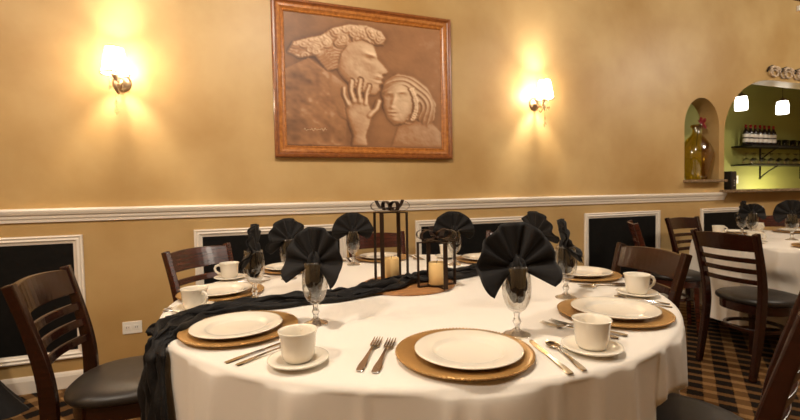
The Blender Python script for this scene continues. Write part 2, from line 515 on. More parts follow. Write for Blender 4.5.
# ------------------------------------------------------------------ framed sepia painting
def painting():
    xa, xb, za, zb = 0.176, 1.546, 1.418, 2.522
    root = empty('framed_painting', ((xa + xb) / 2, WY - 0.004, za))
    W, H = xb - xa, zb - za
    fw_ = 0.085
    def frame(prof, name, mat):
        V = []; F = []; n = len(prof)
        for x, z, sx, sz in [(-W / 2, 0, 1, 1), (W / 2, 0, -1, 1), (W / 2, H, -1, -1), (-W / 2, H, 1, -1)]:
            for d, o in prof: V.append((x + sx * d, -o, z + sz * d))
        for c in range(4):
            for i in range(n - 1):
                a, b = c * n + i, ((c + 1) % 4) * n + i
                F.append((a, b, b + 1, a + 1))
        return MB().add(V, F).build(name, mat, root)
    frame([(0, 0.0), (0, 0.034), (0.008, 0.042), (0.02, 0.043), (0.026, 0.034), (0.034, 0.030)], 'outer_moulding', 'frame_dark')
    frame([(0.034, 0.030), (0.042, 0.036), (0.055, 0.034), (0.064, 0.024), (0.072, 0.020), (0.078, 0.024), (0.085, 0.016), (0.085, 0.008)], 'inner_moulding', 'frame')
    # canvas with a painted sepia picture of carved classical figures: a generic picture
    w, h = W - 2 * fw_, H - 2 * fw_
    NX, NZ = 230, 190
    gx, gz = np.meshgrid(np.linspace(0, 1, NX), np.linspace(0, 1, NZ))      # gz up
    rs = np.random.RandomState(3)
    def noise(sc, seed, octv=4):
        r = np.random.RandomState(seed); out = np.zeros_like(gx); amp = 1.0
        for o in range(octv):
            n = int(sc * 2 ** o) + 2
            g = r.rand(n + 1, n + 1)
            fx, fz = gx * (n - 1), gz * (n - 1)
            i, j = fx.astype(int), fz.astype(int)
            tx, tz = fx - i, fz - j
            tx = tx * tx * (3 - 2 * tx); tz = tz * tz * (3 - 2 * tz)
            out += amp * ((g[j, i] * (1 - tx) + g[j, i + 1] * tx) * (1 - tz) + (g[j + 1, i] * (1 - tx) + g[j + 1, i + 1] * tx) * tz - 0.5)
            amp *= 0.55
        return out
    # layout in a 162 x 147 design grid, x right, y down
    dxp = gx * 162; dyp = (1 - gz) * 147
    KX = np.fft.fftfreq(NX * 2) ; KZ = np.fft.fftfreq(NZ * 2)
    def blur(a, sx):
        b = np.pad(a, ((NZ // 2, NZ - NZ // 2), (NX // 2, NX - NX // 2)), mode='edge')
        fx = np.exp(-2 * (PI * KX * sx * NX / 162) ** 2)[None, :]; fz = np.exp(-2 * (PI * KZ * sx * NZ / 147) ** 2)[:, None]
        return np.real(np.fft.ifft2(np.fft.fft2(b) * fx * fz))[NZ // 2:NZ // 2 + NZ, NX // 2:NX // 2 + NX]
    def poly(pts):
        inside = np.zeros(gx.shape, bool)
        n = len(pts)
        for i in range(n):
            (xa_, ya_), (xb_, yb_) = pts[i], pts[(i + 1) % n]
            cond = (ya_ > dyp) != (yb_ > dyp)
            xi = (xb_ - xa_) * (dyp - ya_) / ((yb_ - ya_) or 1e-9) + xa_
            inside ^= cond & (dxp < xi)
        return inside.astype(float)
    def oval(cx, cy, rx, ry, deg=0):
        c, s = math.cos(math.radians(deg)), math.sin(math.radians(deg))
        u = ((dxp - cx) * c + (dyp - cy) * s) / rx; v = (-(dxp - cx) * s + (dyp - cy) * c) / ry
        return u * u + v * v
    def dome(cx, cy, rx, ry, deg=0): return np.sqrt(np.clip(1 - oval(cx, cy, rx, ry, deg), 0, 1))
    def soft(cx, cy, rx, ry, deg=0): return np.exp(-1.4 * oval(cx, cy, rx, ry, deg))
    def relief(mask): return 0.9 * blur(mask, 0.8) + 2.2 * blur(mask, 2.5) * mask + 4.5 * blur(mask, 6) * mask
    Hh = np.zeros_like(gx)
    # cloak behind the first head, then its bowed face in profile
    cl = poly([(0, 62), (22, 48), (50, 70), (62, 96), (58, 120), (56, 147), (0, 147)])
    Hh = np.maximum(Hh, relief(cl) * 0.35 + cl * (noise(11, 31, 2) * 3.4 + noise(22, 32, 2) * 1.8))
    nk = poly([(40, 60), (62, 78), (72, 92), (64, 120), (50, 112), (40, 88)])
    Hh = np.maximum(Hh, relief(nk) * 0.6)
    f1 = poly([(44, 40), (56, 22), (78, 20), (88, 28), (91, 38), (92, 43), (98, 50), (103, 57), (101, 60), (96, 61), (98, 64.5), (95, 67.5), (97, 71), (93, 74), (94, 80), (88, 86), (78, 86), (64, 78), (52, 64)])
    h1 = relief(f1) + 1.6 * soft(84, 38, 9, 2.6, 12) - 2.4 * soft(85, 43.5, 7, 3, 8) + 1.3 * soft(86, 44, 3.2, 1.7, 8) + 0.9 * soft(70, 62, 12, 10) + 1.0 * soft(93, 63.5, 5, 1.4, 10) - 1.2 * soft(91, 67.5, 6, 0.9, 8) + 0.9 * soft(92, 70.5, 4.5, 1.5) - 0.8 * soft(94, 60, 4, 1.6, 20)
    Hh = np.maximum(Hh, h1 * (f1 > 0))
    hr = poly([(2, 44), (8, 32), (22, 26), (34, 22), (46, 12), (62, 6), (80, 5), (96, 10), (101, 18), (98, 26), (88, 27), (76, 22), (62, 27), (54, 40), (50, 58), (40, 62), (28, 46), (14, 50)])
    F1 = np.full(gx.shape, 99.0); tilt = np.zeros_like(gx)
    for k in range(52):
        t = rs.rand()
        px_, py_ = 4 + 96 * t, 40 - 27 * math.sin(min(1, t * 1.2) * PI * 0.56) + rs.uniform(-10, 20 - 10 * t)
        d = np.sqrt(oval(px_, py_, 1.0, 0.82, rs.uniform(0, 180)))
        tilt = np.where(d < F1, k * 1.7, tilt); F1 = np.minimum(F1, d)
    hcurl = 3.6 + relief(hr) * 0.35 + 1.9 * np.sqrt(np.clip(1 - (F1 / 6.6) ** 2, 0, 1)) + 0.5 * np.sin(F1 * 1.7 + np.arctan2(np.sin(tilt), np.cos(tilt)) + 1.2 * np.arctan2(dyp - 30, dxp - 50))
    Hh = np.where(hr > 0, np.maximum(Hh * 0.3, hcurl), Hh)
    # raised hand
    hd = poly([(56, 104), (58, 95), (64, 91), (76, 91), (82, 97), (85, 108), (82, 122), (78, 134), (80, 147), (62, 147), (64, 134), (60, 120)])
    fing = []
    for chain, r0_ in (([(60, 98), (56, 88), (56, 80)], 2.6), ([(66, 94), (63, 82), (64, 71)], 2.9), ([(72, 94), (71, 81), (73, 69)], 2.9), ([(78, 96), (79, 84), (82, 75)], 2.6), ([(82, 110), (89, 102), (92, 93)], 3.0)):
        fm = np.full(gx.shape, 9.0)
        for (x0, y0), (x1, y1) in zip(chain[:-1], chain[1:]):
            L2 = (x1 - x0) ** 2 + (y1 - y0) ** 2
            tt = np.clip(((dxp - x0) * (x1 - x0) + (dyp - y0) * (y1 - y0)) / L2, 0, 1)
            fm = np.minimum(fm, np.hypot(dxp - x0 - tt * (x1 - x0), dyp - y0 - tt * (y1 - y0)) / r0_)
        fing.append(fm)
    hh_ = (relief(hd) * 0.75 + 1.2) * hd
    for fm in fing: hh_ = np.maximum(hh_, (fm < 1) * (5.6 + 2.4 * np.sqrt(np.clip(1 - fm * fm, 0, 1))))
    hh_ = blur(hh_, 0.7)
    Hh = np.where(hh_ > 2.5, np.maximum(hh_, Hh * 0.55), Hh)
    # second head, upturned, with wavy hair
    sh2 = poly([(104, 147), (112, 122), (124, 112), (148, 112), (162, 128), (162, 147)])
    Hh = np.maximum(Hh, relief(sh2) * 0.5)
    hair = poly([(94, 84), (98, 68), (112, 58), (130, 60), (146, 72), (156, 92), (154, 112), (144, 122), (134, 112), (126, 120), (104, 112)])
    ang = np.arctan2(dyp - 100, dxp - 116)
    dist = np.hypot(dyp - 100, dxp - 116)
    Hh = np.maximum(Hh, hair * (relief(hair) * 0.8 + 0.9 * np.sin(dist * 1.15 + 2.2 * np.sin(ang * 5) + noise(6, 41, 2) * 3)))
    f2 = poly([(97, 84), (104, 72), (116, 69), (127, 75), (131, 90), (128, 106), (118, 118), (108, 120), (101, 112), (96, 98)])
    h2 = relief(f2) + 1.4 + 2.0 * soft(108, 92, 2.6, 8, 18) + 1.2 * soft(106.5, 99, 4, 2.2) - 2.2 * soft(102, 86, 4.5, 2.4, -14) + 1.3 * soft(102, 86.3, 2.8, 1.4, -14) - 2.4 * soft(117, 84, 5.5, 2.6, -14) + 1.5 * soft(117, 84.3, 3.4, 1.5, -14) + 1.0 * soft(116, 79.5, 6.5, 1.5, -12) + 0.9 * soft(102, 82, 5, 1.4, -18) + 1.1 * soft(106, 104, 5, 1.3, -6) - 1.3 * soft(106.5, 106, 5.5, 0.8, -6) + 1.1 * soft(107, 108.2, 4, 1.4) + 0.9 * soft(109, 114, 5, 3)
    Hh = np.maximum(Hh, h2 * (f2 > 0))
    for k in range(14):
        t = k / 13
        cx, cy = 128 + 5 * math.sin(t * 3), 76 + 36 * t
        d = np.sqrt(oval(cx, cy, 3.6, 2.6, rs.uniform(0, 180)))
        Hh = np.where(d < 1, np.maximum(Hh, 9.0 + 1.4 * np.exp(-((d - 0.65) / 0.28) ** 2)), Hh)
    Hh = blur(Hh, 0.55) + noise(30, 5, 3) * 0.35
    dz, dx = np.gradient(Hh, 147.0 / NZ, 162.0 / NX)
    nx, nz_, ny = -dx, -dz, np.full_like(dx, 0.9)
    ln = np.sqrt(nx ** 2 + nz_ ** 2 + ny ** 2)
    Ld = np.array([0.50, 0.50, 0.71])
    sh = np.clip((nx * Ld[0] + nz_ * Ld[1] + ny * Ld[2]) / ln, 0, 1)
    hn = np.clip(Hh / 9, 0, 1)
    ao = np.clip((Hh - blur(Hh, 4)) * 0.055, -0.22, 0.12)
    tone = 0.20 + sh * (0.22 + 0.48 * hn) + ao + noise(7, 21) * 0.13
    tone += 0.10 * gx * (1 - hn)
    tone -= 0.10 * np.clip(1 - gx / 0.4, 0, 1)
    # signature-like squiggle strokes in the lower left corner
    tone = np.clip(tone, 0.05, 1)
    c0 = np.array(srgb(70, 40, 20)[:3]); c1 = np.array(srgb(160, 112, 72)[:3]); c2 = np.array(srgb(240, 212, 176)[:3])
    t3 = tone[..., None]
    rgb = np.where(t3 < 0.5, c0 + (c1 - c0) * (t3 / 0.5), c1 + (c2 - c1) * ((t3 - 0.5) / 0.5))
    rgb = np.clip(rgb, 0, 1)
    V = np.stack([(gx - 0.5) * w, np.full_like(gx, -0.012), fw_ + gz * h], -1).reshape(-1, 3)
    idx = np.arange(NX * NZ).reshape(NZ, NX)
    F = np.stack([idx[:-1, :-1], idx[:-1, 1:], idx[1:, 1:], idx[1:, :-1]], -1).reshape(-1, 4)
    me = bpy.data.meshes.new('canvas')
    me.from_pydata(V.tolist(), [], F.tolist())
    ca = me.color_attributes.new('paint', 'FLOAT_COLOR', 'POINT')
    ca.data.foreach_set('color', np.concatenate([rgb.reshape(-1, 3), np.ones((NX * NZ, 1))], 1).astype(np.float32).ravel())
    mt, nt, b = new_mat('sepia_oil_paint')
    at = nt.nodes.new('ShaderNodeVertexColor'); at.layer_name = 'paint'
    nt.links.new(at.outputs['Color'], b.inputs['Base Color'])
    b.inputs['Roughness'].default_value = 0.5
    me.materials.append(mt)
    o = bpy.data.objects.new('canvas', me); COL.objects.link(o); o.parent = root
    o['label'] = 'sepia painting of two carved classical heads and a hand'
    # signature strokes
    sg = MB()
    x = -w / 2 + 0.12; z = fw_ + 0.115
    pts = []
    for i in range(40):
        pts.append((x + i * 0.0042, -0.0135, z + 0.012 * math.sin(i * 1.1) * (0.5 + 0.5 * math.cos(i * 0.37)) + i * 0.0002))
    sg.tube(pts, 0.0016, 4)
    sg.build('signature', pbr('pale_paint', srgb(226, 198, 164), 0.6), root)
    MB().box((0, -0.005, H / 2), (W - 0.06, 0.008, H - 0.06)).build('backing_board', 'frame_dark', root)
    tag(root, 'large sepia painting of classical carved heads in a gilded brown frame', 'painting')
painting()

# ------------------------------------------------------------------ wall sconces
def sconce(x, z, label, power):
    root = empty('wall_sconce', (x, WY, z))
    Rm = Matrix.Rotation(PI / 2, 4, 'X')
    bp = MB().lathe([(0.0, 0.026), (0.016, 0.025), (0.022, 0.016), (0.040, 0.014), (0.052, 0.008), (0.055, 0.0)], 28).build('backplate', 'nickel', root, smooth=True)
    bp.matrix_local = Rm
    path = []
    for i in range(22):
        t = i / 21
        a = -PI * 0.5 + t * 1.5 * PI
        path.append((0, -0.02 - 0.115 * t - 0.02 * math.sin(t * PI), -0.045 * math.sin(t * PI) * 1.1 - 0.0 + 0.02 * t))
    MB().tube(path, 0.006, 8).build('arm', 'nickel', root, smooth=True)
    scr = []
    for i in range(26):
        t = i / 25
        a = 0.3 + t * 3.6 * PI * 0.5
        r = 0.044 * (1 - 0.72 * t)
        scr.append((0, -0.085 + r * math.cos(a), -0.062 + r * math.sin(a)))
    MB().tube(scr, 0.0065, 8).build('scroll', 'nickel', root, smooth=True)
    cy = -0.14
    MB().lathe([(0.004, -0.03), (0.006, -0.02), (0.020, -0.004), (0.022, 0.004), (0.012, 0.006), (0.010, 0.012), (0.010, 0.055), (0.0, 0.055)], 16, (0, cy, 0.012), cap0=True).build('candle_cup', 'nickel', root, smooth=True)
    MB().lathe([(0.0, 0.06), (0.008, 0.062), (0.014, 0.080), (0.012, 0.10), (0.004, 0.122), (0.0, 0.126)], 14, (0, cy, 0.012)).build('bulb', 'bulb', root, smooth=True)
    # bell shade, open at top and bottom, gathered in soft flutes
    n = 48
    V = []; F = []
    prof = [(0.073, 0.018), (0.070, 0.035), (0.063, 0.075), (0.055, 0.12), (0.048, 0.16), (0.046, 0.172)]
    for r, zz in prof:
        for i in range(n):
            a = 2 * PI * i / n
            q = r * (1 + 0.018 * math.cos(a * 6))
            V.append((q * math.cos(a), cy + q * math.sin(a), zz))
    for j in range(len(prof) - 1):
        for i in range(n):
            k = (i + 1) % n
            F.append((j * n + i, j * n + k, (j + 1) * n + k, (j + 1) * n + i))
    sh = MB().add(V, F).build('shade', 'shade', root, smooth=True)
    for r, zz in ((0.0745, 0.018), (0.0475, 0.172)):
        MB().tube([(r * math.cos(2 * PI * i / 32), cy + r * math.sin(2 * PI * i / 32), zz) for i in range(32)], 0.0036, 6, True).build('trim_ring', 'bronze', sh)
    for i in range(6):
        a = 2 * PI * (i + .5) / 6
        MB().tube([(r * 1.01 * math.cos(a), cy + r * 1.01 * math.sin(a), zz) for r, zz in prof], 0.0020, 5).build('rib', 'bronze', sh)
    # crystal drops
    def drop(px, py, pz, s=1.0):
        mb = MB()
        zz = pz
        for k, r in enumerate((0.0045, 0.0055, 0.0045)):
            mb.lathe([(0, r), (r * 0.8, r * 0.5), (r, 0), (r * 0.8, -r * 0.5), (0, -r)], 6, (px, py, zz)); zz -= r * 2.2
        mb.lathe([(0, 0.012 * s), (0.008 * s, -0.004 * s), (0.010 * s, -0.014 * s), (0, -0.028 * s)], 6, (px, py, zz - 0.01 * s))
        mb.build('crystal_drop', 'crystal', root)
    for i in range(5):
        a = 2 * PI * i / 5 + .3
        drop(0.034 * math.cos(a), cy + 0.034 * math.sin(a), -0.01)
        MB().tube([(0.018 * math.cos(a), cy + 0.018 * math.sin(a), 0.012), (0.028 * math.cos(a), cy + 0.028 * math.sin(a), 0.014), (0.034 * math.cos(a), cy + 0.034 * math.sin(a), -0.006)], 0.0015, 5).build('hook', 'nickel', root)
    MB().lathe([(0.0, -0.018), (0.010, -0.03), (0.013, -0.05), (0.006, -0.075), (0.0, -0.09)], 10, (0, cy, 0)).build('finial', 'nickel', root, smooth=True)
    drop(0, cy, -0.10, 1.2)
    drop(0, cy, -0.135, 1.5)
    tag(root, label, 'wall lamp')
    point_light('sconce_bulb', (x, WY + cy, z + 0.105), power, 0.022, (1.0, 0.90, 0.74))
sconce(-0.73, 1.872, 'lit wall sconce with white bell shade on the wall beside the outlet gap', 31)
sconce(2.362, 1.905, 'lit wall sconce with white bell shade between the painting and the arches', 31)

# ------------------------------------------------------------------ bar beyond the arch
def shelf(z, label):
    root = empty('wall_shelf', (7.75, BY, z))
    MB().box((0, -0.14, -0.011), (2.0, 0.28, 0.022)).build('board', 'iron', root, bevel=0.003)
    for bx in (-0.35, 0.65):
        b = MB()
        b.box((bx, -0.006, -0.11), (0.026, 0.012, 0.22))
        b.tube([(bx, -0.012, -0.20), (bx, -0.05, -0.16), (bx, -0.12, -0.10), (bx, -0.20, -0.05), (bx, -0.24, -0.026)], 0.009, 6)
        b.build('bracket', 'iron', root)
    tag(root, label, 'shelf')
shelf(1.76, 'upper black wall shelf holding wine bottles on the green bar wall')
shelf(1.49, 'lower black wall shelf of glassware on the green bar wall')

def bottle_proto():
    root = empty('wine_bottle')
    MB().lathe([(0.0, 0.0), (0.034, 0.0), (0.037, 0.004), (0.037, 0.185), (0.030, 0.215), (0.016, 0.238), (0.0145, 0.30), (0.0145, 0.305), (0, 0.305)], 16).build('glass_body', 'wine', root, smooth=True)
    MB().lathe([(0.0376, 0.05), (0.0376, 0.10)], 16).build('front_label', 'label_white', root, smooth=True)
    MB().lathe([(0.0376, 0.12), (0.0376, 0.165)], 16).build('neck_label', 'label_white', root, smooth=True)
    MB().lathe([(0.0155, 0.245), (0.0165, 0.305), (0.0, 0.3065)], 12).build('foil_cap', 'foil_red', root, smooth=True)
    return root
bp0 = bottle_proto()
for i in range(7):
    o = bp0 if i == 0 else copy_tree(bp0)
    o.location = (6.84 + i * 0.104, BY - 0.14, 1.76)
    o.rotation_euler = (0, 0, rnd.uniform(0, 6))
    tag(o, 'dark wine bottle with pale labels and red cap on upper bar shelf', 'bottle', 'wine bottles on the upper bar shelf')

def tumbler_proto():
    mb = MB()
    mb.lathe([(0.0, 0.004), (0.026, 0.004), (0.030, 0.012), (0.036, 0.10), (0.034, 0.10), (0.028, 0.014), (0.0, 0.010)], 14)
    return mb.build('bar_tumbler', 'goblet_stem', None, smooth=True)
def upturned_proto():
    mb = MB()
    mb.lathe([(0.036, 0.0), (0.040, 0.03), (0.036, 0.07), (0.012, 0.088), (0.004, 0.094), (0.004, 0.15), (0.010, 0.155), (0.033, 0.160), (0.033, 0.163), (0.0, 0.165)], 14)
    return mb.build('stemmed_glass', 'goblet_stem', None, smooth=True)
tp = tumbler_proto(); up = upturned_proto()
for i in range(7):
    o = tp if i == 0 else tp.copy()
    if i: COL.objects.link(o)
    o.location = (7.60 + i * 0.095, BY - 0.13 - 0.03 * (i % 2), 1.76)
    tag(o, 'clear glass tumbler beside the wine bottles on upper bar shelf', 'glass', 'tumblers on the upper bar shelf')
for i in range(14):
    o = up if i == 0 else up.copy()
    if i: COL.objects.link(o)
    o.location = (6.87 + i * 0.098, BY - 0.13 - 0.035 * (i % 2), 1.49)
    tag(o, 'clear stemmed glass turned upside down on lower bar shelf', 'glass', 'stemmed glasses on the lower bar shelf')

def pendant(x, y, z, label):
    root = empty('pendant_lamp', (x, y, CEIL_Z))
    hz = z - CEIL_Z
    MB().lathe([(0.0, 0.0), (0.055, 0.0), (0.05, -0.02), (0.0, -0.024)], 16).build('canopy', 'nickel', root, smooth=True)
    MB().tube([(0, 0, -0.02), (0, 0, hz + 0.2)], 0.003, 6).build('cord', 'plastic_black', root)
    MB().lathe([(0.012, 0.215), (0.030, 0.20), (0.055, 0.172), (0.056, 0.165)], 16, (0, 0, hz)).build('cap', 'nickel', root, smooth=True)
    MB().lathe([(0.052, 0.0), (0.066, 0.004), (0.068, 0.05), (0.066, 0.12), (0.056, 0.168), (0.0, 0.17)], 20, (0, 0, hz), cap0=True).build('glass_shade', 'pendant', root, smooth=True)
    tag(root, label, 'pendant lamp')
    return root
pendant(5.90, 3.6, 2.125, 'lit white pendant lamp in the bar, next to the arch side near the niche')
pendant(6.72, 3.6, 2.115, 'lit white pendant lamp in the bar, hanging above the wine bottles')
point_light('bar_bulb', (6.3, 3.62, 2.05), 0.6, 0.06)
point_light('bar_low_fill', (7.3, 3.75, 0.95), 14, 0.10, (1.0, 0.92, 0.7))  # added light without a fixture, brightens the lower green wall

# wall plate on the green wall
op = empty('switch_plate', (6.87, BY, 1.27))
MB().box((0, -0.003, 0), (0.075, 0.006, 0.115)).build('plate', 'plastic_white', op, bevel=0.002)
MB().box((0, -0.008, 0), (0.012, 0.008, 0.024)).build('toggle', 'plastic_white', op)
tag(op, 'white switch plate on the green bar wall', 'switch plate')

# black card terminal on the counter
ct = empty('card_terminal', (5.0, WY + 0.08, 1.127), 0.15)
MB().box((0, 0, 0.1), (0.11, 0.10, 0.20)).build('body', 'plastic_black', ct, bevel=0.008)
MB().box((0, -0.051, 0.155), (0.08, 0.004, 0.05)).build('screen', 'slot', ct)
for r in range(3):
    for c in range(3):
        MB().box((-0.024 + c * 0.024, -0.052, 0.10 - r * 0.028), (0.012, 0.005, 0.010)).build('key', 'plastic_white' if c == 1 else 'slot', ct)
tag(ct, 'small black box with pale keys on the stone bar counter', 'terminal')

# wrought scroll above the arch
def scroll_ornament():
    root = empty('wall_scroll', (5.95, WY, 2.43))
    for k in range(4):
        cx = -0.36 + k * 0.24
        s = 1
        pts = []
        for i in range(40):
            t = i / 39
            a = 2.2 * PI * t * 1.4 + 0.4
            r = 0.085 * (1 - 0.70 * t)
            pts.append((cx + s * r * math.cos(a) * 1.25, -0.02 - 0.006 * math.sin(t * 6), r * math.sin(a) * 0.75))
        MB().tube(pts, lambda t: 0.013 * (1 - 0.5 * t), 8).build('spiral', 'scroll', root, smooth=True)
        MB().tube([(cx - 0.10, -0.014, 0.05), (cx - 0.02, -0.016, 0.07), (cx + 0.07, -0.016, 0.035), (cx + 0.14, -0.014, -0.05), (cx + 0.20, -0.014, -0.045)], lambda t: 0.011 * (1.1 - 0.6 * abs(2 * t - 1)), 8).build('stem', 'scroll', root, smooth=True)
        MB().lathe([(0, 0.014), (0.016, 0.008), (0.018, 0), (0, -0.004)], 10, (cx + 0.10, -0.022, 0.04)).build('rosette', 'iron', root, smooth=True)
        MB().tube([(cx - 0.12, -0.012, 0.0), (cx - 0.09, -0.014, 0.055), (cx - 0.03, -0.014, 0.075)], 0.008, 6).build('back_curl', 'iron', root, smooth=True)
    tag(root, 'pale scrolled ornament on the wall above the bar arch', 'ornament')
scroll_ornament()

# amber demijohn in the niche
vz = empty('glass_demijohn', (4.50, WY + 0.09, 1.236))
V = []; F = []
n = 28
prof = [(0.09, 0.0), (0.118, 0.008), (0.132, 0.05), (0.150, 0.12), (0.172, 0.20), (0.184, 0.27), (0.178, 0.32), (0.150, 0.38), (0.105, 0.435), (0.062, 0.475), (0.046, 0.50), (0.044, 0.56)]
for j, (r, z) in enumerate(prof):
    for i in range(n):
        a = 2 * PI * i / n
        q = r * (1 + 0.05 * math.sin(3 * a + z * 9) * math.sin(min(1, z / 0.35) * PI) + 0.02 * math.sin(7 * a - z * 20) * (z < 0.4))
        V.append((q * math.cos(a), q * 0.72 * math.sin(a), z))
for j in range(len(prof) - 1):
    for i in range(n):
        F.append((j * n + i, j * n + (i + 1) % n, (j + 1) * n + (i + 1) % n, (j + 1) * n + i))
F.append(tuple(range(n - 1, -1, -1)))
MB().add(V, F).build('body', 'amber_glass', vz, smooth=True)
MB().lathe([(0.044, 0.555), (0.053, 0.56), (0.055, 0.575), (0.048, 0.585), (0.040, 0.582), (0.038, 0.56)], 20).build('lip', 'amber_glass', vz, smooth=True)
tag(vz, 'large amber green glass jug standing in the arched wall niche', 'jug')
fl = empty('dried_flower', (4.50, WY + 0.09, 1.70))
MB().tube([(0, 0, -0.10), (0.01, 0, 0.0), (0.02, -0.01, 0.09), (0.045, -0.02, 0.14)], 0.003, 6).build('stem', 'iron', fl)
for k in range(13):
    a = k * 2.4; r = 0.012 + 0.032 * (k / 12)
    p = Vector((0.055 + r * math.cos(a), -0.025 + r * 0.5 * math.sin(a), 0.135 + 0.04 * math.sin(k * 1.7)))
    V = []
    for i in range(8):
        t = 2 * PI * i / 8
        V.append((p.x + 0.022 * math.cos(t) * math.cos(a), p.y + 0.018 * math.sin(t) * 0.7, p.z + 0.024 * math.sin(t + a * .3)))
    MB().add(V + [(p.x, p.y - 0.006, p.z)], [(i, (i + 1) % 8, 8) for i in range(8)]).build('petal', 'flower', fl, solid=0.002)
tag(fl, 'dark red dried flower stuck in the neck of the amber jug', 'flower')

# ------------------------------------------------------------------ chairs
def superell(r, n, p):
    out = []
    for i in range(n):
        a = 2 * PI * i / n
        c, s = math.cos(a), math.sin(a)
        q = (abs(c) ** p + abs(s) ** p) ** (-1 / p)
        out.append((r * q * c, r * q * s))
    return out

def chair_proto(wood):
    """faces local +Y; origin on the floor under the seat"""
    root = empty('dining_chair')
    # rear posts: foot, seat, top
    def post(t):            # y, z along the post
        P = [(-0.255, 0.0), (-0.225, 0.16), (-0.198, 0.34), (-0.192, 0.46), (-0.202, 0.58), (-0.232, 0.72), (-0.275, 0.875)]
        f = t * (len(P) - 1); i = min(int(f), len(P) - 2); u = f - i
        p0, p1, p2, p3 = P[max(i - 1, 0)], P[i], P[i + 1], P[min(i + 2, len(P) - 1)]
        cr = lambda a, b, c, d: 0.5 * (2 * b + (c - a) * u + (2 * a - 5 * b + 4 * c - d) * u * u + (-a + 3 * b - 3 * c + d) * u ** 3)
        return cr(p0[0], p1[0], p2[0], p3[0]), cr(p0[1], p1[1], p2[1], p3[1])
    def post_y(z):
        lo, hi = 0.0, 1.0
        for _ in range(30):
            mid = (lo + hi) / 2
            if post(mid)[1] < z: lo = mid
            else: hi = mid
        return post(lo)[0]
    def post_x(z):
        return 0.172 + 0.026 * max(0, (z - 0.4)) / 0.475
    for s in (-1, 1):
        path = []
        for i in range(19):
            y, z = post(i / 18)
            path.append((s * post_x(z), y, z))
        ups = [(0, 1, 0.0)] * 19
        mb = MB()
        mb.sweep(path, lambda i, t: rect(0.030, 0.034 + 0.016 * math.sin(min(1, t * 1.15) * PI)), ups=ups)
        mb.build('back_post', wood, root, bevel=0.005)
    # top rail and three slats, bowed backwards between the posts
    def rail(z0, z1, th, name):
        n = 13
        V = []; F = []
        for i in range(n):
            t = -1 + 2 * i / (n - 1)
            bow = 0.032 * (1 - t * t)
            for (z, o) in ((z0, -th / 2), (z1, -th / 2), (z1, th / 2), (z0, th / 2)):
                zz = z + (0.010 * (1 - t * t) if z == z1 and name == 'top_rail' else 0)
                V.append((t * (post_x(z) - 0.010), post_y(z) - bow + o, zz))
        for i in range(n - 1):
            for j in range(4):
                F.append((i * 4 + j, i * 4 + (j + 1) % 4, (i + 1) * 4 + (j + 1) % 4, (i + 1) * 4 + j))
        F += [(3, 2, 1, 0), tuple((n - 1) * 4 + j for j in range(4))]
        MB().add(V, F).build(name, wood, root, bevel=0.003)
    rail(0.765, 0.862, 0.020, 'top_rail')
    for z in (0.565, 0.630, 0.695):
        rail(z, z + 0.030, 0.015, 'slat')
    # seat frame and cushion
    n = 40
    def ring(prof, p):
        V = []; F = []
        for r, z in prof:
            for (x, y) in superell(r, n, p): V.append((x, y + 0.012, z))
        for j in range(len(prof) - 1):
            for i in range(n):
                F.append((j * n + i, j * n + (i + 1) % n, (j + 1) * n + (i + 1) % n, (j + 1) * n + i))
        F.append(tuple(range(n - 1, -1, -1)))
        F.append(tuple((len(prof) - 1) * n + i for i in range(n)))
        return MB().add(V, F)
    ring([(0.178, 0.37), (0.185, 0.372), (0.185, 0.425), (0.178, 0.428)], 2.5).build('seat_frame', wood, root, smooth=True, angle=40)
    ring([(0.188, 0.428), (0.202, 0.434), (0.208, 0.446), (0.205, 0.460), (0.192, 0.470), (0.165, 0.478), (0.12, 0.484), (0.06, 0.487), (0.01, 0.488)], 2.5).build('seat', 'leather', root, smooth=True)
    for s in (-1, 1):
        MB().sweep([(s * 0.135, 0.145, 0.372), (s * 0.140, 0.152, 0.2), (s * 0.148, 0.165, 0.0)], lambda i, t: rect(0.036 - 0.010 * t, 0.036 - 0.010 * t), ups=[(0, 1, 0)] * 3).build('front_leg', wood, root, bevel=0.004)
    # hoop stretcher
    MB().sweep([(0.150 * math.cos(2 * PI * i / 32), 0.150 * math.sin(2 * PI * i / 32) - 0.02, 0.265) for i in range(32)], rect(0.018, 0.022), closed=True).build('hoop_stretcher', wood, root, bevel=0.003)
    return root

# (seat centre x, y), facing dir, label
CH = [
    ((-0.455, 1.875), (1.0, -0.04), 'wood', 'dark ladder-back chair with black round seat at the hanging runner'),
    ((-0.075, 2.355), (0.72, -0.69), 'wood_red', 'cherry ladder-back chair between the wall outlet and the round table'),
    ((0.84, 2.60), (0.0, -1.0), 'wood_red', 'cherry ladder-back chair against the wall below the painting, behind the tall lantern'),
    ((1.476, 2.257), (-0.81, -0.59), 'wood_red', 'cherry ladder-back chair by the wall, mostly behind the large black fan napkin'),
    ((1.450, 1.470), (-0.98, 0.18), 'wood', 'dark ladder-back chair tucked in between the two round tables'),
    ((1.145, 0.862), (-0.43, 0.903), 'wood', 'dark chair pulled out at the table side away from the wall'),
    ((3.02, 1.742), (1.0, -0.12), 'wood', 'dark ladder-back chair with curved slats drawn up to the second table'),
    ((3.88, 2.60), (0.0, -1.0), 'wood', 'dark chair against the wall beneath the niche at second table'),
    ((4.56, 2.37), (-0.72, -0.69), 'wood_red', 'reddish chair beneath the bar arch at the second table'),
    ((3.235, 2.49), (0.74, -0.67), 'wood_red', 'reddish chair seen edge-on before the black panel between the tables'),
]
protos = {}
SEATS = []
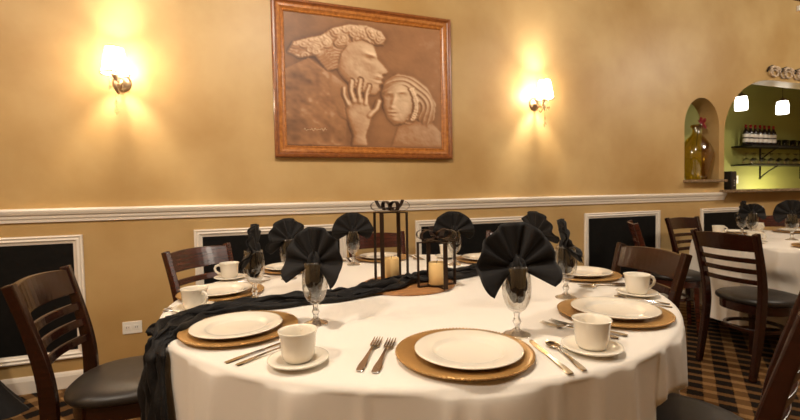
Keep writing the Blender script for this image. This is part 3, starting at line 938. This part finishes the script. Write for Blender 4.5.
for (c, f, w_, lab) in CH:
    if w_ not in protos:
        o = protos[w_] = chair_proto(w_)
    else:
        o = copy_tree(protos[w_])
    o.location = (c[0], c[1], 0)
    o.rotation_euler = (0, 0, math.atan2(-f[0], f[1]))
    tag(o, lab, 'chair', 'ladder-back dining chairs')
    d = Vector((f[0], f[1])).normalized()
    SEATS.append((c[0] + d.x * 0.012, c[1] + d.y * 0.012))

# ------------------------------------------------------------------ tables and cloths
TZ = 0.75
T1 = (0.652, 1.663); TR1 = 0.948
T2 = (3.985, 1.83); TR2 = 0.80

def round_table(c, R, label):
    root = empty('round_table', (c[0], c[1], 0))
    MB().lathe([(0.0, 0.705), (R - 0.02, 0.705), (R - 0.014, 0.712), (R - 0.014, 0.736), (R - 0.02, 0.743), (0.0, 0.743)], 64).build('table_top', 'wood', root, smooth=True, angle=40)
    MB().lathe([(0.0, 0.0), (0.26, 0.0), (0.26, 0.02), (0.08, 0.05), (0.05, 0.09), (0.05, 0.66), (0.10, 0.705)], 24).build('pedestal', 'iron', root, smooth=True, angle=40)
    tag(root, label, 'table')
round_table(T1, TR1, 'large round dining table under the white cloth with candle lanterns')
round_table(T2, TR2, 'smaller round dining table under white cloth beneath the bar arch')

def cloth(c, R, hem, seed, label, group):
    r_ = random.Random(seed)
    NA = 480
    ph = [r_.uniform(0, 6.28) for _ in range(6)]
    def fold(a):
        w = 0.0
        for k, (fq, am) in enumerate(((11, 0.40), (17, 0.40), (23, 0.28), (7, 0.3))):
            w += am * math.sin(fq * a + ph[k] + 0.7 * math.sin(3 * a + ph[4]))
        return w
    crs = [(2 * PI * (i + r_.uniform(-.3, .3)) / 46, r_.uniform(0.5, 1.2), r_.uniform(0.010, 0.022)) for i in range(46)]
    CRZ = []
    for i in range(NA):
        a = 2 * PI * i / NA
        q_ = 0
        for ca_, am_, wd_ in crs:
            d_ = abs((a - ca_ + PI) % (2 * PI) - PI)
            if d_ < 0.09: q_ += am_ * math.exp(-(d_ / wd_) ** 2)
        CRZ.append(q_)
    V = []; F = []
    rows = []
    zs = [TZ + 0.0, TZ + 0.0, TZ + 0.0, TZ + 0.0, TZ - 0.002, TZ - 0.007, TZ - 0.014]
    rs_ = [0.25 * R, 0.55 * R, 0.8 * R, R - 0.012, R - 0.004, R + 0.003, R + 0.006]
    for zz, q in zip(zs, rs_): rows.append((q, zz, 0.0))
    nd = 30
    for i in range(1, nd + 1):
        t = (i / nd) ** 1.5
        z = TZ - 0.014 - (TZ - 0.014 - hem) * t
        rows.append((R + 0.006 + 0.012 * t, z, t))
    for q, z, t in rows:
        for i in range(NA):
            a = 2 * PI * i / NA
            w = fold(a)
            amp = 0.040 * (t ** 0.33) if t > 0 else 0
            if R > 0.9:
                amp *= 1 - 0.9 * math.exp(-((a - math.radians(202)) / math.radians(11)) ** 2)     # smoothed by the runner's weight
            r2 = q + amp * (w * 0.62 + 0.30 * abs(w)) + (0.015 * t ** 0.25 * CRZ[i] if t > 0 else 0)
            zz = z - (0.0 if t < 1e-6 else 0.02 * t * math.sin(4 * a + ph[5]))
            # the cloth is pushed in by the seats drawn under the table edge
            if t > 0:
                for (sx, sy) in SEATS:
                    dx, dy = sx - c[0], sy - c[1]
                    if dx * dx + dy * dy > 2.2: continue
                    ca, sa = math.cos(a), math.sin(a)
                    b_ = dx * ca + dy * sa
                    if b_ < 0: continue
                    h2 = 0.226 ** 2 - (dx * dx + dy * dy - b_ * b_)
                    if h2 > 0:
                        ent = b_ - math.sqrt(h2)
                        k_ = min(1, max(0, (0.62 - zz) / 0.12)); k_ = k_ * k_ * (3 - 2 * k_)
                        if ent < r2: r2 = r2 + (ent - r2) * k_
            V.append((c[0] + r2 * math.cos(a), c[1] + r2 * math.sin(a), zz))
    for j in range(len(rows) - 1):
        for i in range(NA):
            k = (i + 1) % NA
            F.append((j * NA + i, j * NA + k, (j + 1) * NA + k, (j + 1) * NA + i))
    V.append((c[0], c[1], TZ)); ci = len(V) - 1
    for i in range(NA): F.append((ci, (i + 1) % NA, i))
    # orient outwards
    F = [tuple(reversed(f)) for f in F]
    o = MB().add(V, F).build('tablecloth', 'cloth', None, smooth=True)
    tag(o, label, 'tablecloth', group)
    return o
cloth(T1, TR1, 0.24, 4, 'white tablecloth hanging in folds on the table with candle lanterns', 'white round tablecloths')
cloth(T2, TR2, 0.20, 9, 'white tablecloth on the second table beneath the bar arch', 'white round tablecloths')

# ------------------------------------------------------------------ tableware prototypes
def charger_proto():
    root = empty('charger_plate')
    MB().lathe([(0.0, 0.004), (0.105, 0.004), (0.112, 0.007), (0.122, 0.011), (0.158, 0.015), (0.163, 0.014), (0.1635, 0.011), (0.155, 0.008), (0.118, 0.003), (0.105, 0.0), (0.0, 0.0)], 64).build('plate_body', 'gold', root, smooth=True)
    mb = MB()
    nb = 110
    for i in range(nb):
        a = 2 * PI * i / nb
        x, y = 0.1625 * math.cos(a), 0.1625 * math.sin(a)
        r = 0.0036
        mb.add([(x + r, y, .0135), (x, y + r, .0135), (x - r, y, .0135), (x, y - r, .0135), (x, y, .0135 + r), (x, y, .0135 - r)],
               [(0, 1, 4), (1, 2, 4), (2, 3, 4), (3, 0, 4), (1, 0, 5), (2, 1, 5), (3, 2, 5), (0, 3, 5)])
    mb.build('beaded_rim', 'gold', root, smooth=True)
    return root
def plate_proto():
    mb = MB()
    mb.lathe([(0.0, 0.007), (0.070, 0.007), (0.079, 0.009), (0.085, 0.0145), (0.090, 0.0165), (0.122, 0.0205), (0.1265, 0.0205), (0.128, 0.0185), (0.124, 0.0165), (0.092, 0.0105), (0.084, 0.0065), (0.078, 0.0035), (0.076, 0.0), (0.066, 0.0), (0.064, 0.003), (0.0, 0.003)], 72)
    return mb.build('dinner_plate', 'china', None, smooth=True)
def saucer_proto():
    mb = MB()
    mb.lathe([(0.0, 0.006), (0.026, 0.006), (0.029, 0.009), (0.034, 0.009), (0.055, 0.014), (0.070, 0.017), (0.074, 0.0165), (0.0745, 0.014), (0.070, 0.011), (0.045, 0.005), (0.040, 0.0), (0.0, 0.0)], 48)
    o = mb.build('saucer', 'china', None, smooth=True)
    o.scale = (0.95, 0.95, 1)
    return o
def cup_proto():
    root = empty('coffee_cup'); root.scale = (1.08, 1.08, 1.06)
    MB().lathe([(0.0, 0.002), (0.024, 0.0), (0.0285, 0.001), (0.0325, 0.006), (0.0355, 0.018), (0.0372, 0.038), (0.0388, 0.056), (0.0415, 0.064), (0.0425, 0.0665), (0.041, 0.0672), (0.0385, 0.064), (0.0358, 0.054), (0.0345, 0.038), (0.0328, 0.019), (0.029, 0.008), (0.0, 0.006)], 48).build('cup_body', 'china', root, smooth=True)
    path = [(0.036, 0, 0.052), (0.047, 0, 0.057), (0.058, 0, 0.053), (0.063, 0, 0.042), (0.059, 0, 0.029), (0.048, 0, 0.020), (0.033, 0, 0.017)]
    pts = []
    for i in range(len(path) - 1):
        for u in (0, .5): pts.append(Vector(path[i]).lerp(Vector(path[i + 1]), u))
    pts.append(Vector(path[-1]))
    MB().sweep(pts, lambda i, t: [(0.0052 * math.cos(2 * PI * j / 8), 0.0034 * math.sin(2 * PI * j / 8)) for j in range(8)], ups=[(0, 1, 0)] * len(pts)).build('cup_handle', 'china', root, smooth=True)
    return root
def goblet_proto():
    root = empty('water_goblet')
    MB().lathe([(0.0, 0.062), (0.012, 0.064), (0.024, 0.074), (0.033, 0.090), (0.038, 0.110), (0.0395, 0.130), (0.038, 0.155), (0.0345, 0.185), (0.0335, 0.192), (0.0325, 0.192), (0.0335, 0.184), (0.037, 0.155), (0.0383, 0.130), (0.037, 0.111), (0.032, 0.092), (0.023, 0.077), (0.0, 0.068)], 40).build('bowl', 'goblet_bowl', root, smooth=True)
    MB().lathe([(0.010, 0.063), (0.0085, 0.057), (0.0075, 0.050), (0.0095, 0.044), (0.0125, 0.038), (0.0095, 0.032), (0.0075, 0.026), (0.009, 0.018), (0.0, 0.016)], 20).build('stem', 'goblet_stem', root, smooth=True)
    MB().lathe([(0.008, 0.019), (0.016, 0.012), (0.030, 0.007), (0.037, 0.004), (0.038, 0.002), (0.036, 0.0), (0.0, 0.0)], 36).build('foot', 'goblet_stem', root, smooth=True)
    return root
def silver_profile(name, pts, L):
    """pts: (y, halfwidth, z) along length, flat solid"""
    V = []; F = []
    th = 0.0022
    for y, hw, z in pts:
        V += [(-hw, y, z), (hw, y, z), (hw * 0.8, y, z + th), (-hw * 0.8, y, z + th)]
    n = len(pts)
    for i in range(n - 1):
        for j in range(4):
            F.append((i * 4 + j, i * 4 + (j + 1) % 4, (i + 1) * 4 + (j + 1) % 4, (i + 1) * 4 + j))
    F += [(3, 2, 1, 0), tuple((n - 1) * 4 + j for j in range(4))]
    return MB().add(V, F)
def fork_proto():
    root = empty('dinner_fork'); root.scale = (1.1, 1.1, 1.1)
    silver_profile('fork', [(-0.095, 0.006, 0.002), (-0.09, 0.0085, 0.002), (-0.07, 0.0095, 0.003), (-0.04, 0.0062, 0.004), (0.0, 0.0036, 0.006), (0.025, 0.0036, 0.006), (0.034, 0.007, 0.005), (0.042, 0.0115, 0.003), (0.050, 0.012, 0.002)], 0.19).build('handle', 'steel', root, smooth=True, angle=40)
    for k in range(4):
        x = -0.0096 + k * 0.0064
        MB().add([(x - 0.0021, 0.049, 0.002), (x + 0.0021, 0.049, 0.002), (x + 0.0021, 0.049, 0.0042), (x - 0.0021, 0.049, 0.0042),
                  (x - 0.0019, 0.075, 0.003), (x + 0.0019, 0.075, 0.003), (x + 0.0019, 0.075, 0.0052), (x - 0.0019, 0.075, 0.0052),
                  (x - 0.0007, 0.096, 0.007), (x + 0.0007, 0.096, 0.007), (x + 0.0007, 0.096, 0.0082), (x - 0.0007, 0.096, 0.0082)],
                 [(0, 1, 5, 4), (1, 2, 6, 5), (2, 3, 7, 6), (3, 0, 4, 7), (4, 5, 9, 8), (5, 6, 10, 9), (6, 7, 11, 10), (7, 4, 8, 11), (8, 9, 10, 11), (3, 2, 1, 0)]).build('tine', 'steel', root)
    return root
def knife_proto():
    root = empty('table_knife')
    silver_profile('k', [(-0.105, 0.006, 0.0), (-0.10, 0.0085, 0.0), (-0.07, 0.0085, 0.001), (-0.03, 0.0065, 0.001), (0.0, 0.0065, 0.001)], .2).build('handle', 'steel', root, smooth=True, angle=40)
    V = []; F = []
    pts = [(0.0, 0.005, 0.006), (0.02, 0.0085, 0.006), (0.06, 0.0095, 0.006), (0.09, 0.008, 0.006), (0.105, 0.001, 0.006)]
    for y, a, b in pts: V += [(-a, y, 0.0012), (b, y, 0.0006), (b, y, 0.0030), (-a, y, 0.0018)]
    for i in range(len(pts) - 1):
        for j in range(4): F.append((i * 4 + j, i * 4 + (j + 1) % 4, (i + 1) * 4 + (j + 1) % 4, (i + 1) * 4 + j))
    F += [(3, 2, 1, 0), tuple((len(pts) - 1) * 4 + j for j in range(4))]
    MB().add(V, F).build('blade', 'steel', root)
    return root
def spoon_proto():
    root = empty('tea_spoon')
    silver_profile('s', [(-0.085, 0.005, 0.001), (-0.08, 0.0072, 0.001), (-0.06, 0.0078, 0.002), (-0.03, 0.0048, 0.004), (0.01, 0.0030, 0.006), (0.035, 0.0030, 0.006), (0.042, 0.004, 0.006)], .17).build('handle', 'steel', root, smooth=True, angle=40)
    V = []; F = []
    nr, ns = 6, 20
    for j in range(nr):
        u = j / (nr - 1)
        for i in range(ns):
            a = 2 * PI * i / ns
            w_ = 0.0165 * (1 - 0.12 * math.sin(a))
            V.append((u * w_ * math.cos(a), 0.063 + u * 0.025 * math.sin(a), 0.0012 + 0.0068 * u ** 2.2))
    for j in range(nr - 1):
        for i in range(ns):
            F.append((j * ns + i, j * ns + (i + 1) % ns, (j + 1) * ns + (i + 1) % ns, (j + 1) * ns + i))
    MB().add(V, F).build('spoon_bowl', 'steel', root, smooth=True, solid=0.0012)
    return root

def fan_napkin(seed, half=118, R=0.118, droop=(0.0, 0.0), open_=1.0):
    """pleated fan in the local XZ plane, standing in a goblet; origin at the goblet foot"""
    r_ = random.Random(seed)
    mb = MB()
    zc = 0.186
    npl = 7                      # pleats
    na = npl * 8
    nr = 9
    for layer in (0, 1):
        V = []; F = []
        for j in range(nr + 1):
            u = j / nr
            for i in range(na + 1):
                t = i / na
                a = math.radians(-half + 2 * half * t)
                s = t * 2 - 1
                rr_ = R * (1 + 0.035 * math.sin(a * 2 + seed) - 0.03 * layer) * (0.16 + 0.84 * u)
                # scalloped outer edge
                tri = abs(((t * npl) % 1.0) * 2 - 1)            # 0..1 ridge
                tri = 0.5 - 0.5 * math.cos(PI * tri ** 1.4)
                rr_ *= 1 - 0.022 * u * (1 - tri)
                # drape: the outermost pleats hang down
                hang = max(0, abs(s) - 0.62) / 0.38
                rr_ *= 1 - 0.22 * (max(0, abs(s) - 0.80) / 0.20) ** 2 * u
                dr = droop[0] if s < 0 else droop[1]
                x = rr_ * math.sin(a)
                z = zc + rr_ * math.cos(a) - dr * hang * u * 0.05
                amp = 0.017 * u * (1.15 - 0.5 * u) + 0.003
                y = (tri - 0.5) * 2 * amp * 0.62 + layer * 0.007 + 0.014 * math.sin(s * 3 + seed) * u
                # outer pleats curl around the glass
                y += -0.045 * hang * hang * u + (0.0 if abs(a) < PI / 2 else -0.010)
                V.append((x * open_, y, z))
        n1 = na + 1
        for j in range(nr):
            for i in range(na):
                F.append((j * n1 + i, j * n1 + i + 1, (j + 1) * n1 + i + 1, (j + 1) * n1 + i))
        mb.add(V, F)
    # gathered part filling the bowl
    V = []; F = []
    n = 36
    prof = [(0.003, 0.098), (0.014, 0.100), (0.024, 0.108), (0.030, 0.122), (0.031, 0.140), (0.028, 0.160), (0.027, 0.188), (0.022, 0.205), (0.005, 0.215)]
    for j, (q, z) in enumerate(prof):
        for i in range(n):
            a = 2 * PI * i / n
            k = 1 - 0.24 * (0.5 + 0.5 * math.sin(5 * a + seed + z * 30)) - 0.14 * (0.5 + 0.5 * math.sin(9 * a - z * 60 + seed))
            V.append((q * k * math.cos(a), q * k * math.sin(a), z + 0.009 * math.sin(3 * a + seed)))
    for j in range(len(prof) - 1):
        for i in range(n):
            F.append((j * n + i, j * n + (i + 1) % n, (j + 1) * n + (i + 1) % n, (j + 1) * n + i))
    mb.add(V, F)
    o = mb.build('fan_napkin', 'napkin', None, smooth=True, solid=0.0016)
    return o

PR = dict(charger=charger_proto(), plate=plate_proto(), saucer=saucer_proto(), cup=cup_proto(), goblet=goblet_proto(), fork=fork_proto(), knife=knife_proto(), spoon=spoon_proto())
USED = set()
def put(kind, loc, rz, label, cat, group):
    if kind in USED:
        o = copy_tree(PR[kind])
    else:
        USED.add(kind); o = PR[kind]
    o.location = loc
    o.rotation_euler = (0, 0, rz)
    tag(o, label, cat, group)
    return o

WHERE1 = [
    'at the place farthest from the wall',
    'beside the hanging runner, side away from wall',
    'beside the hanging runner, side toward the wall',
    'at the place by the cherry chair near the outlet',
    'at the place below the painting behind tall lantern',
    'at the place behind the short lantern',
    'at the wall side place next to the tucked-in chair',
    'at the place opposite the hanging runner',
]
# angle (deg), radius of each place; goblet position measured on its own
PLACES = [(-102.98, 0.790), (-152.98, 0.773), (166.7, 0.792), (125.2, 0.779), (82.96, 0.790), (36.39, 0.764), (-9.81, 0.782), (-57.78, 0.772)]
GOB = [(0.679, 0.969), (0.180, 1.291), (0.008, 1.673), (0.165, 2.056), (0.541, 2.313), (1.047, 2.063), (1.30, 1.69), (1.082, 1.24)]
FAN = [  # seed, half, R, droop, openness, extra rotation (deg)
    (1, 116, 0.122, (0.5, 0.1), 1.0, 2), (2, 114, 0.110, (0.3, 0.6), 0.88, 34), (3, 112, 0.106, (0.6, 0.6), 0.95, 12), (4, 122, 0.108, (1.0, 0.3), 1.0, 2),
    (5, 112, 0.115, (0.2, 0.2), 1.0, 0), (6, 116, 0.112, (0.2, 0.5), 1.0, 24), (7, 110, 0.112, (0.2, 0.5), 1.0, 8), (8, 105, 0.104, (0.5, 0.5), 0.9, 15)]

CUPS = {0: (.314, .023, 75), 1: (.340, .024, 70), 2: (.242, .017, -50), 3: (.323, .07, 165), 7: (.315, .018, -15), 6: (.30, .01, 60), 4: (.31, .02, 200), 5: (.245, .0, 20)}
def setting(c, ang, rad, where, gob, fan, suf, cutlery=True, tz=TZ, cupi=None):
    a = math.radians(ang)
    rd = Vector((math.cos(a), math.sin(a), 0))          # outwards
    rt = Vector((-rd.y, rd.x, 0))                       # diner's right
    P = Vector((c[0], c[1], tz + 0.0005)) + rd * rad
    rz = a + PI / 2                                     # local +Y points to the table centre
    put('charger', P, rz, 'gold charger plate with beaded rim ' + where, 'charger plate', 'gold charger plates ' + suf)
    off = Vector((rnd.uniform(-.006, .006), rnd.uniform(-.006, .006), 0))
    put('plate', P + Vector((0, 0, 0.0056)) + off + rd * 0.007 + rt * 0.006, rz, 'cream dinner plate on gold charger ' + where, 'plate', 'cream dinner plates ' + suf)
    co, cd, ca = CUPS.get(cupi, (0.27, 0.0, rnd.uniform(0, 360)))
    S = P + rt * co + rd * cd
    def T(v, k): return v
    put('saucer', S, 0, 'cream saucer under coffee cup ' + where, 'saucer', 'cream saucers ' + suf)
    put('cup', S + Vector((0, 0, 0.0095)), math.radians(ca), 'empty cream coffee cup on saucer ' + where, 'cup', 'cream coffee cups ' + suf)
    FK = -0.28 if cupi == 0 else rnd.uniform(-0.08, 0.03)
    if cutlery:
        put('knife', P + rt * 0.197 + rd * 0.034, rz + (0.09 if cupi == 1 else 0), 'steel table knife right of plate ' + where, 'knife', 'table knives ' + suf)
        put('spoon', P + rt * 0.234 + rd * 0.044, rz + (0.09 if cupi == 1 else 0), 'steel teaspoon next to the knife ' + where, 'spoon', 'teaspoons ' + suf)
        put('fork', P - rt * (0.224) - rd * 0.045, rz + FK, 'steel fork, outer of a pair, ' + where, 'fork', 'forks ' + suf)
        put('fork', P - rt * 0.190 - rd * 0.03 + Vector((0, 0, 0)), rz + FK, 'steel fork next to the charger, ' + where, 'fork', 'forks ' + suf)
    if gob:
        G = Vector((gob[0], gob[1], tz + 0.0005))
        put('goblet', G, rnd.uniform(0, 6), 'clear water goblet with black napkin ' + where, 'goblet', 'water goblets ' + suf)
        sd, half, R, dr, op_, ex = fan
        n_ = fan_napkin(sd, half, R, dr, op_)
        n_.location = G
        n_.rotation_euler = (0, 0, rz + math.radians(ex))
        tag(n_, 'black fan napkin in goblet ' + where, 'napkin', 'black fan napkins ' + suf)

for k in range(8):
    setting(T1, PLACES[k][0], PLACES[k][1], WHERE1[k], GOB[k], FAN[k], 'on the lantern table', cupi=k)

# ------------------------------------------------------------------ second table settings
WHERE2 = ['on second table, before the curved-slat chair', 'on second table, at the edge-on chair', 'on second table, at the chair beneath the niche', 'on second table, at the chair beneath the arch', 'on second table, side away from wall']
PL2 = [(203, 0.60), (146, 0.60), (92, 0.60), (44, 0.60), (255, 0.60)]
FAN2 = [(12, 112, 0.085, (0.4, 0.4), 1.0, 20), (13, 105, 0.10, (0.4, 0.4), 0.9, -25), None, None, (15, 118, 0.11, (0.4, 0.4), 1.0, -45)]
GOB2 = [(3.708, 2.177), (3.805, 2.307), None, None, (3.75, 1.94)]
for k in range(5):
    setting(T2, PL2[k][0], PL2[k][1], WHERE2[k], GOB2[k], FAN2[k], 'on the second table', cutlery=False)

# ------------------------------------------------------------------ centrepiece
MX, MY = 0.632, 1.69
md = MB().lathe([(0.0, 0.0), (0.198, 0.0), (0.202, 0.003), (0.200, 0.008), (0.196, 0.010), (0.0, 0.010)], 64).build('wooden_disc', 'mat', None, smooth=True, angle=40)
md.location = (MX, MY, TZ + 0.0005)
tag(md, 'round tan wooden disc under the two candle lanterns', 'serving disc')

def lantern(x, y, ang, side, h, label, clabel, ch, cr):
    z0 = TZ + 0.011
    root = empty('candle_lantern', (x, y, z0), math.radians(ang))
    hs = side / 2
    sw = 0.019
    for s_ in (-1, 1):
        MB().box((s_ * hs, 0, h / 2), (0.004, sw, h)).build('upright', 'bronze', root, bevel=0.001)
        MB().box((0, s_ * hs, h / 2), (sw, 0.004, h)).build('upright', 'bronze', root, bevel=0.001)
    for zz, nm in ((h - 0.002, 'top_strap'), (0.002, 'bottom_strap')):
        MB().box((0, 0, zz), (side + 0.004, sw, 0.004)).build(nm, 'bronze', root)
        MB().box((0, 0, zz + 0.001), (sw, side + 0.004, 0.004)).build(nm, 'bronze', root)
    MB().lathe([(0, 0.003), (0.042, 0.003), (0.042, 0.006), (0, 0.006)], 28).build('candle_plate', 'bronze', root)
    bow = empty('bow', (0, 0, h + 0.001)); bow.parent = root
    for k in range(6):
        a = k * PI / 3 + 0.35
        pts = []; ups = []
        tail = k in (1, 4)
        L = 0.085 if not tail else 0.095
        for i in range(19):
            t = i / 18
            if tail:
                rr_ = L * t; zz = 0.006 + 0.045 * t * t + 0.010 * math.sin(t * PI * 2)
                nrm = (-math.sin(t) * math.cos(a), -math.sin(t) * math.sin(a), 1)
            else:
                b = -PI / 2 + 2 * PI * t
                rr_ = L * 0.5 * (1 + math.sin(b)); zz = 0.026 - 0.025 * math.cos(b) * (0.35 + 0.65 * math.sin(PI * t)) 
                nrm = (math.sin(b) * math.cos(a), math.sin(b) * math.sin(a), -math.cos(b))
            pts.append((rr_ * math.cos(a), rr_ * math.sin(a), zz)); ups.append(nrm)
        MB().sweep(pts, rect(0.018, 0.0015), ups=ups).build('ribbon_loop' if not tail else 'ribbon_tail', 'ribbon', bow)
    MB().lathe([(0, 0.004), (0.009, 0.008), (0.011, 0.018), (0.007, 0.026), (0, 0.028)], 12).build('knot', 'ribbon', bow, smooth=True)
    tag(root, label, 'lantern', 'open strap lanterns')
    cz = z0 + 0.0065
    c = empty('pillar_candle', (x, y, cz))
    MB().lathe([(0, 0), (cr - 0.002, 0), (cr, 0.002), (cr, ch - 0.004), (cr - 0.003, ch), (cr - 0.008, ch - 0.003), (0.0, ch - 0.006)], 32).build('wax_body', 'candle', c, smooth=True, angle=50)
    MB().tube([(0, 0, ch - 0.008), (0.001, 0, ch + 0.002), (0.003, 0, ch + 0.008)], 0.0011, 5).build('wick', 'wick', c)
    tag(c, clabel, 'candle', 'ivory pillar candles')
AZ = math.degrees(-CAM_YAW)
lantern(0.575, 1.74, AZ - 26, 0.158, 0.305, 'tall dark bronze strap lantern with ribbon bow on wooden disc', 'ivory pillar candle inside the tall bow-topped lantern', 0.100, 0.034)
lantern(0.722, 1.585, AZ + 20, 0.166, 0.185, 'short dark bronze strap lantern with ribbon bow on wooden disc', 'ivory pillar candle inside the short bow-topped lantern', 0.092, 0.034)

# runner: a long bunched black gauze strip across the table and over both edges
def catmull(P, n):
    out = []
    for i in range(len(P) - 1):
        p0, p1, p2, p3 = (Vector(P[max(i - 1, 0)]), Vector(P[i]), Vector(P[i + 1]), Vector(P[min(i + 2, len(P) - 1)]))
        for k in range(n):
            u = k / n
            out.append(0.5 * (2 * p1 + (p2 - p0) * u + (2 * p0 - 5 * p1 + 4 * p2 - p3) * u * u + (-p0 + 3 * p1 - 3 * p2 + p3) * u ** 3))
    out.append(Vector(P[-1]))
    return out
def runner():
    zt = TZ + 0.004
    ctrl = [(-0.262, 1.286, 0.14, .10), (-0.258, 1.290, 0.36, .10), (-0.253, 1.298, 0.55, .09), (-0.249, 1.308, 0.69, .08), (-0.246, 1.328, zt - 0.014, .066), (-0.236, 1.375, zt + 0.003, .060), (-0.175, 1.475, zt, .050), (-0.06, 1.545, zt, .042), (0.08, 1.556, zt, .040), (0.20, 1.558, zt, .040), (0.32, 1.562, zt, .040),
            (0.43, 1.592, zt + 0.008, .050), (0.52, 1.622, zt + 0.013, .050), (0.60, 1.655, zt + 0.013, .036), (0.67, 1.69, zt + 0.013, .036), (0.76, 1.712, zt + 0.012, .046), (0.87, 1.745, zt + 0.002, .050), (1.0, 1.785, zt, .048), (1.14, 1.835, zt, .046), (1.30, 1.885, zt, .046), (1.44, 1.925, zt, .05), (1.528, 1.950, zt - 0.002, .055), (1.566, 1.960, zt - 0.05, .06), (1.59, 1.968, 0.55, .07), (1.60, 1.972, 0.36, .07)]
    P = catmull([c[:3] for c in ctrl], 9)
    Wd = []
    for i in range(len(ctrl) - 1):
        for k in range(9): Wd.append(ctrl[i][3] + (ctrl[i + 1][3] - ctrl[i][3]) * k / 9)
    Wd.append(ctrl[-1][3])
    n = len(P); m_ = 30
    V = []; F = []
    r_ = random.Random(5)
    ph = [r_.uniform(0, 6.28) for _ in range(8)]
    for i in range(n):
        t = (P[min(i + 1, n - 1)] - P[max(i - 1, 0)]).normalized()
        # outward normal: up on the table, radial where it hangs
        rad = Vector((P[i].x - T1[0], P[i].y - T1[1], 0)).normalized()
        side = Vector((-0.36, 0.93, 0)) if abs(t.z) > 0.5 else Vector((-t.y, t.x, 0)).normalized()
        if abs(t.z) > 0.15 or rad.dot(P[i] - Vector((T1[0], T1[1], P[i].z))) > 0.9:
            tang = Vector((-rad.y, rad.x, 0))
            if tang.y < 0: tang = -tang
            side = tang if abs(t.z) > 0.5 else (side + tang).normalized()
        nrm = side.cross(t)
        if nrm.dot(Vector((rad.x, rad.y, 1.0))) < 0: nrm = -nrm
        s_ = i * 0.11
        w = Wd[i] * (1 + 0.10 * math.sin(s_ * 1.9 + ph[0]) + 0.07 * math.sin(s_ * 4.3 + ph[1]))
        for j in range(m_ + 1):
            q = -1 + 2 * j / m_
            crown = 0.018 * (1 - q ** 4)
            fold_ = 0.0085 * math.sin(q * 11 + ph[2] + 1.3 * math.sin(s_ * 0.7)) + 0.004 * math.sin(q * 5 + s_ * 5.2 + ph[5]) + 0.003 * math.sin(-q * 9 + s_ * 8.7 + ph[6]) + 0.006 * math.sin(q * 19 + ph[3] + s_ * 0.9) + 0.003 * math.sin(q * 33 + s_ * 2.6 + ph[4])
            hgt = max(0.0012, crown + fold_ * (1 - 0.7 * q ** 6) + 0.004)
            if abs(q) > 0.999: hgt = 0.001
            V.append(P[i] + side * (w * q + 0.006 * math.sin(s_ * 3 + j)) + nrm * hgt)
    k_ = m_ + 1
    for i in range(n - 1):
        for j in range(m_):
            F.append((i * k_ + j, (i + 1) * k_ + j, (i + 1) * k_ + j + 1, i * k_ + j + 1))
    o = MB().add(V, F).build('table_runner', 'runner', None, smooth=True, solid=0.0016)
    tag(o, 'black crinkled gauze runner across the table, hanging over its edge', 'table runner')
runner()

# black cloth slumped on the floor by the wall
def floor_cloth():
    V = []; F = []
    n, rows = 48, 12
    cx, cy = -1.47, 2.83
    for j in range(rows + 1):
        u = j / rows
        z = 0.42 * (1 - u) ** 1.0
        rb = 0.07 + 0.16 * u ** 1.6
        for i in range(n):
            a = 2 * PI * i / n
            q = rb * (1 + 0.13 * math.sin(7 * a + 2) * u + 0.06 * math.sin(13 * a) * u)
            V.append((cx + q * 1.15 * math.cos(a), cy + q * 0.85 * math.sin(a), z + 0.002))
    for j in range(rows):
        for i in range(n):
            F.append((j * n + i, (j + 1) * n + i, (j + 1) * n + (i + 1) % n, j * n + (i + 1) % n))
    F.append(tuple(range(n)))
    o = MB().add(V, F).build('black_cloth', 'runner', None, smooth=True)
    tag(o, 'black cloth slumped on the carpet against the wall beneath the panel', 'cloth')
floor_cloth()

# fixtures for the unseen ceiling lamps; all but the first are added
def ceiling_lamp(x, y, lab):
    root = empty('ceiling_lamp', (x, y, CEIL_Z))
    MB().lathe([(0.0, 0.0), (0.09, 0.0), (0.085, -0.02), (0.02, -0.03), (0.02, -0.06), (0, -0.06)], 24).build('mount', 'nickel', root, smooth=True, angle=40)
    MB().lathe([(0.17, -0.09), (0.175, -0.088), (0.10, -0.06), (0.02, -0.055), (0.02, -0.058), (0.10, -0.064)], 32).build('reflector', 'nickel', root, smooth=True)
    tag(root, lab, 'ceiling lamp', 'dining room ceiling lamps')
LAMP_SPOT = ['over the aisle in front of the dark left chair', 'added above the table with candle lanterns', 'added above the aisle before the second table', 'added in front of the wide bar arch', 'added over the corner near the black floor cloth']
for (x, y, p), w_ in zip(LAMPS, LAMP_SPOT):
    ceiling_lamp(x, y, 'brushed nickel ceiling lamp ' + w_)
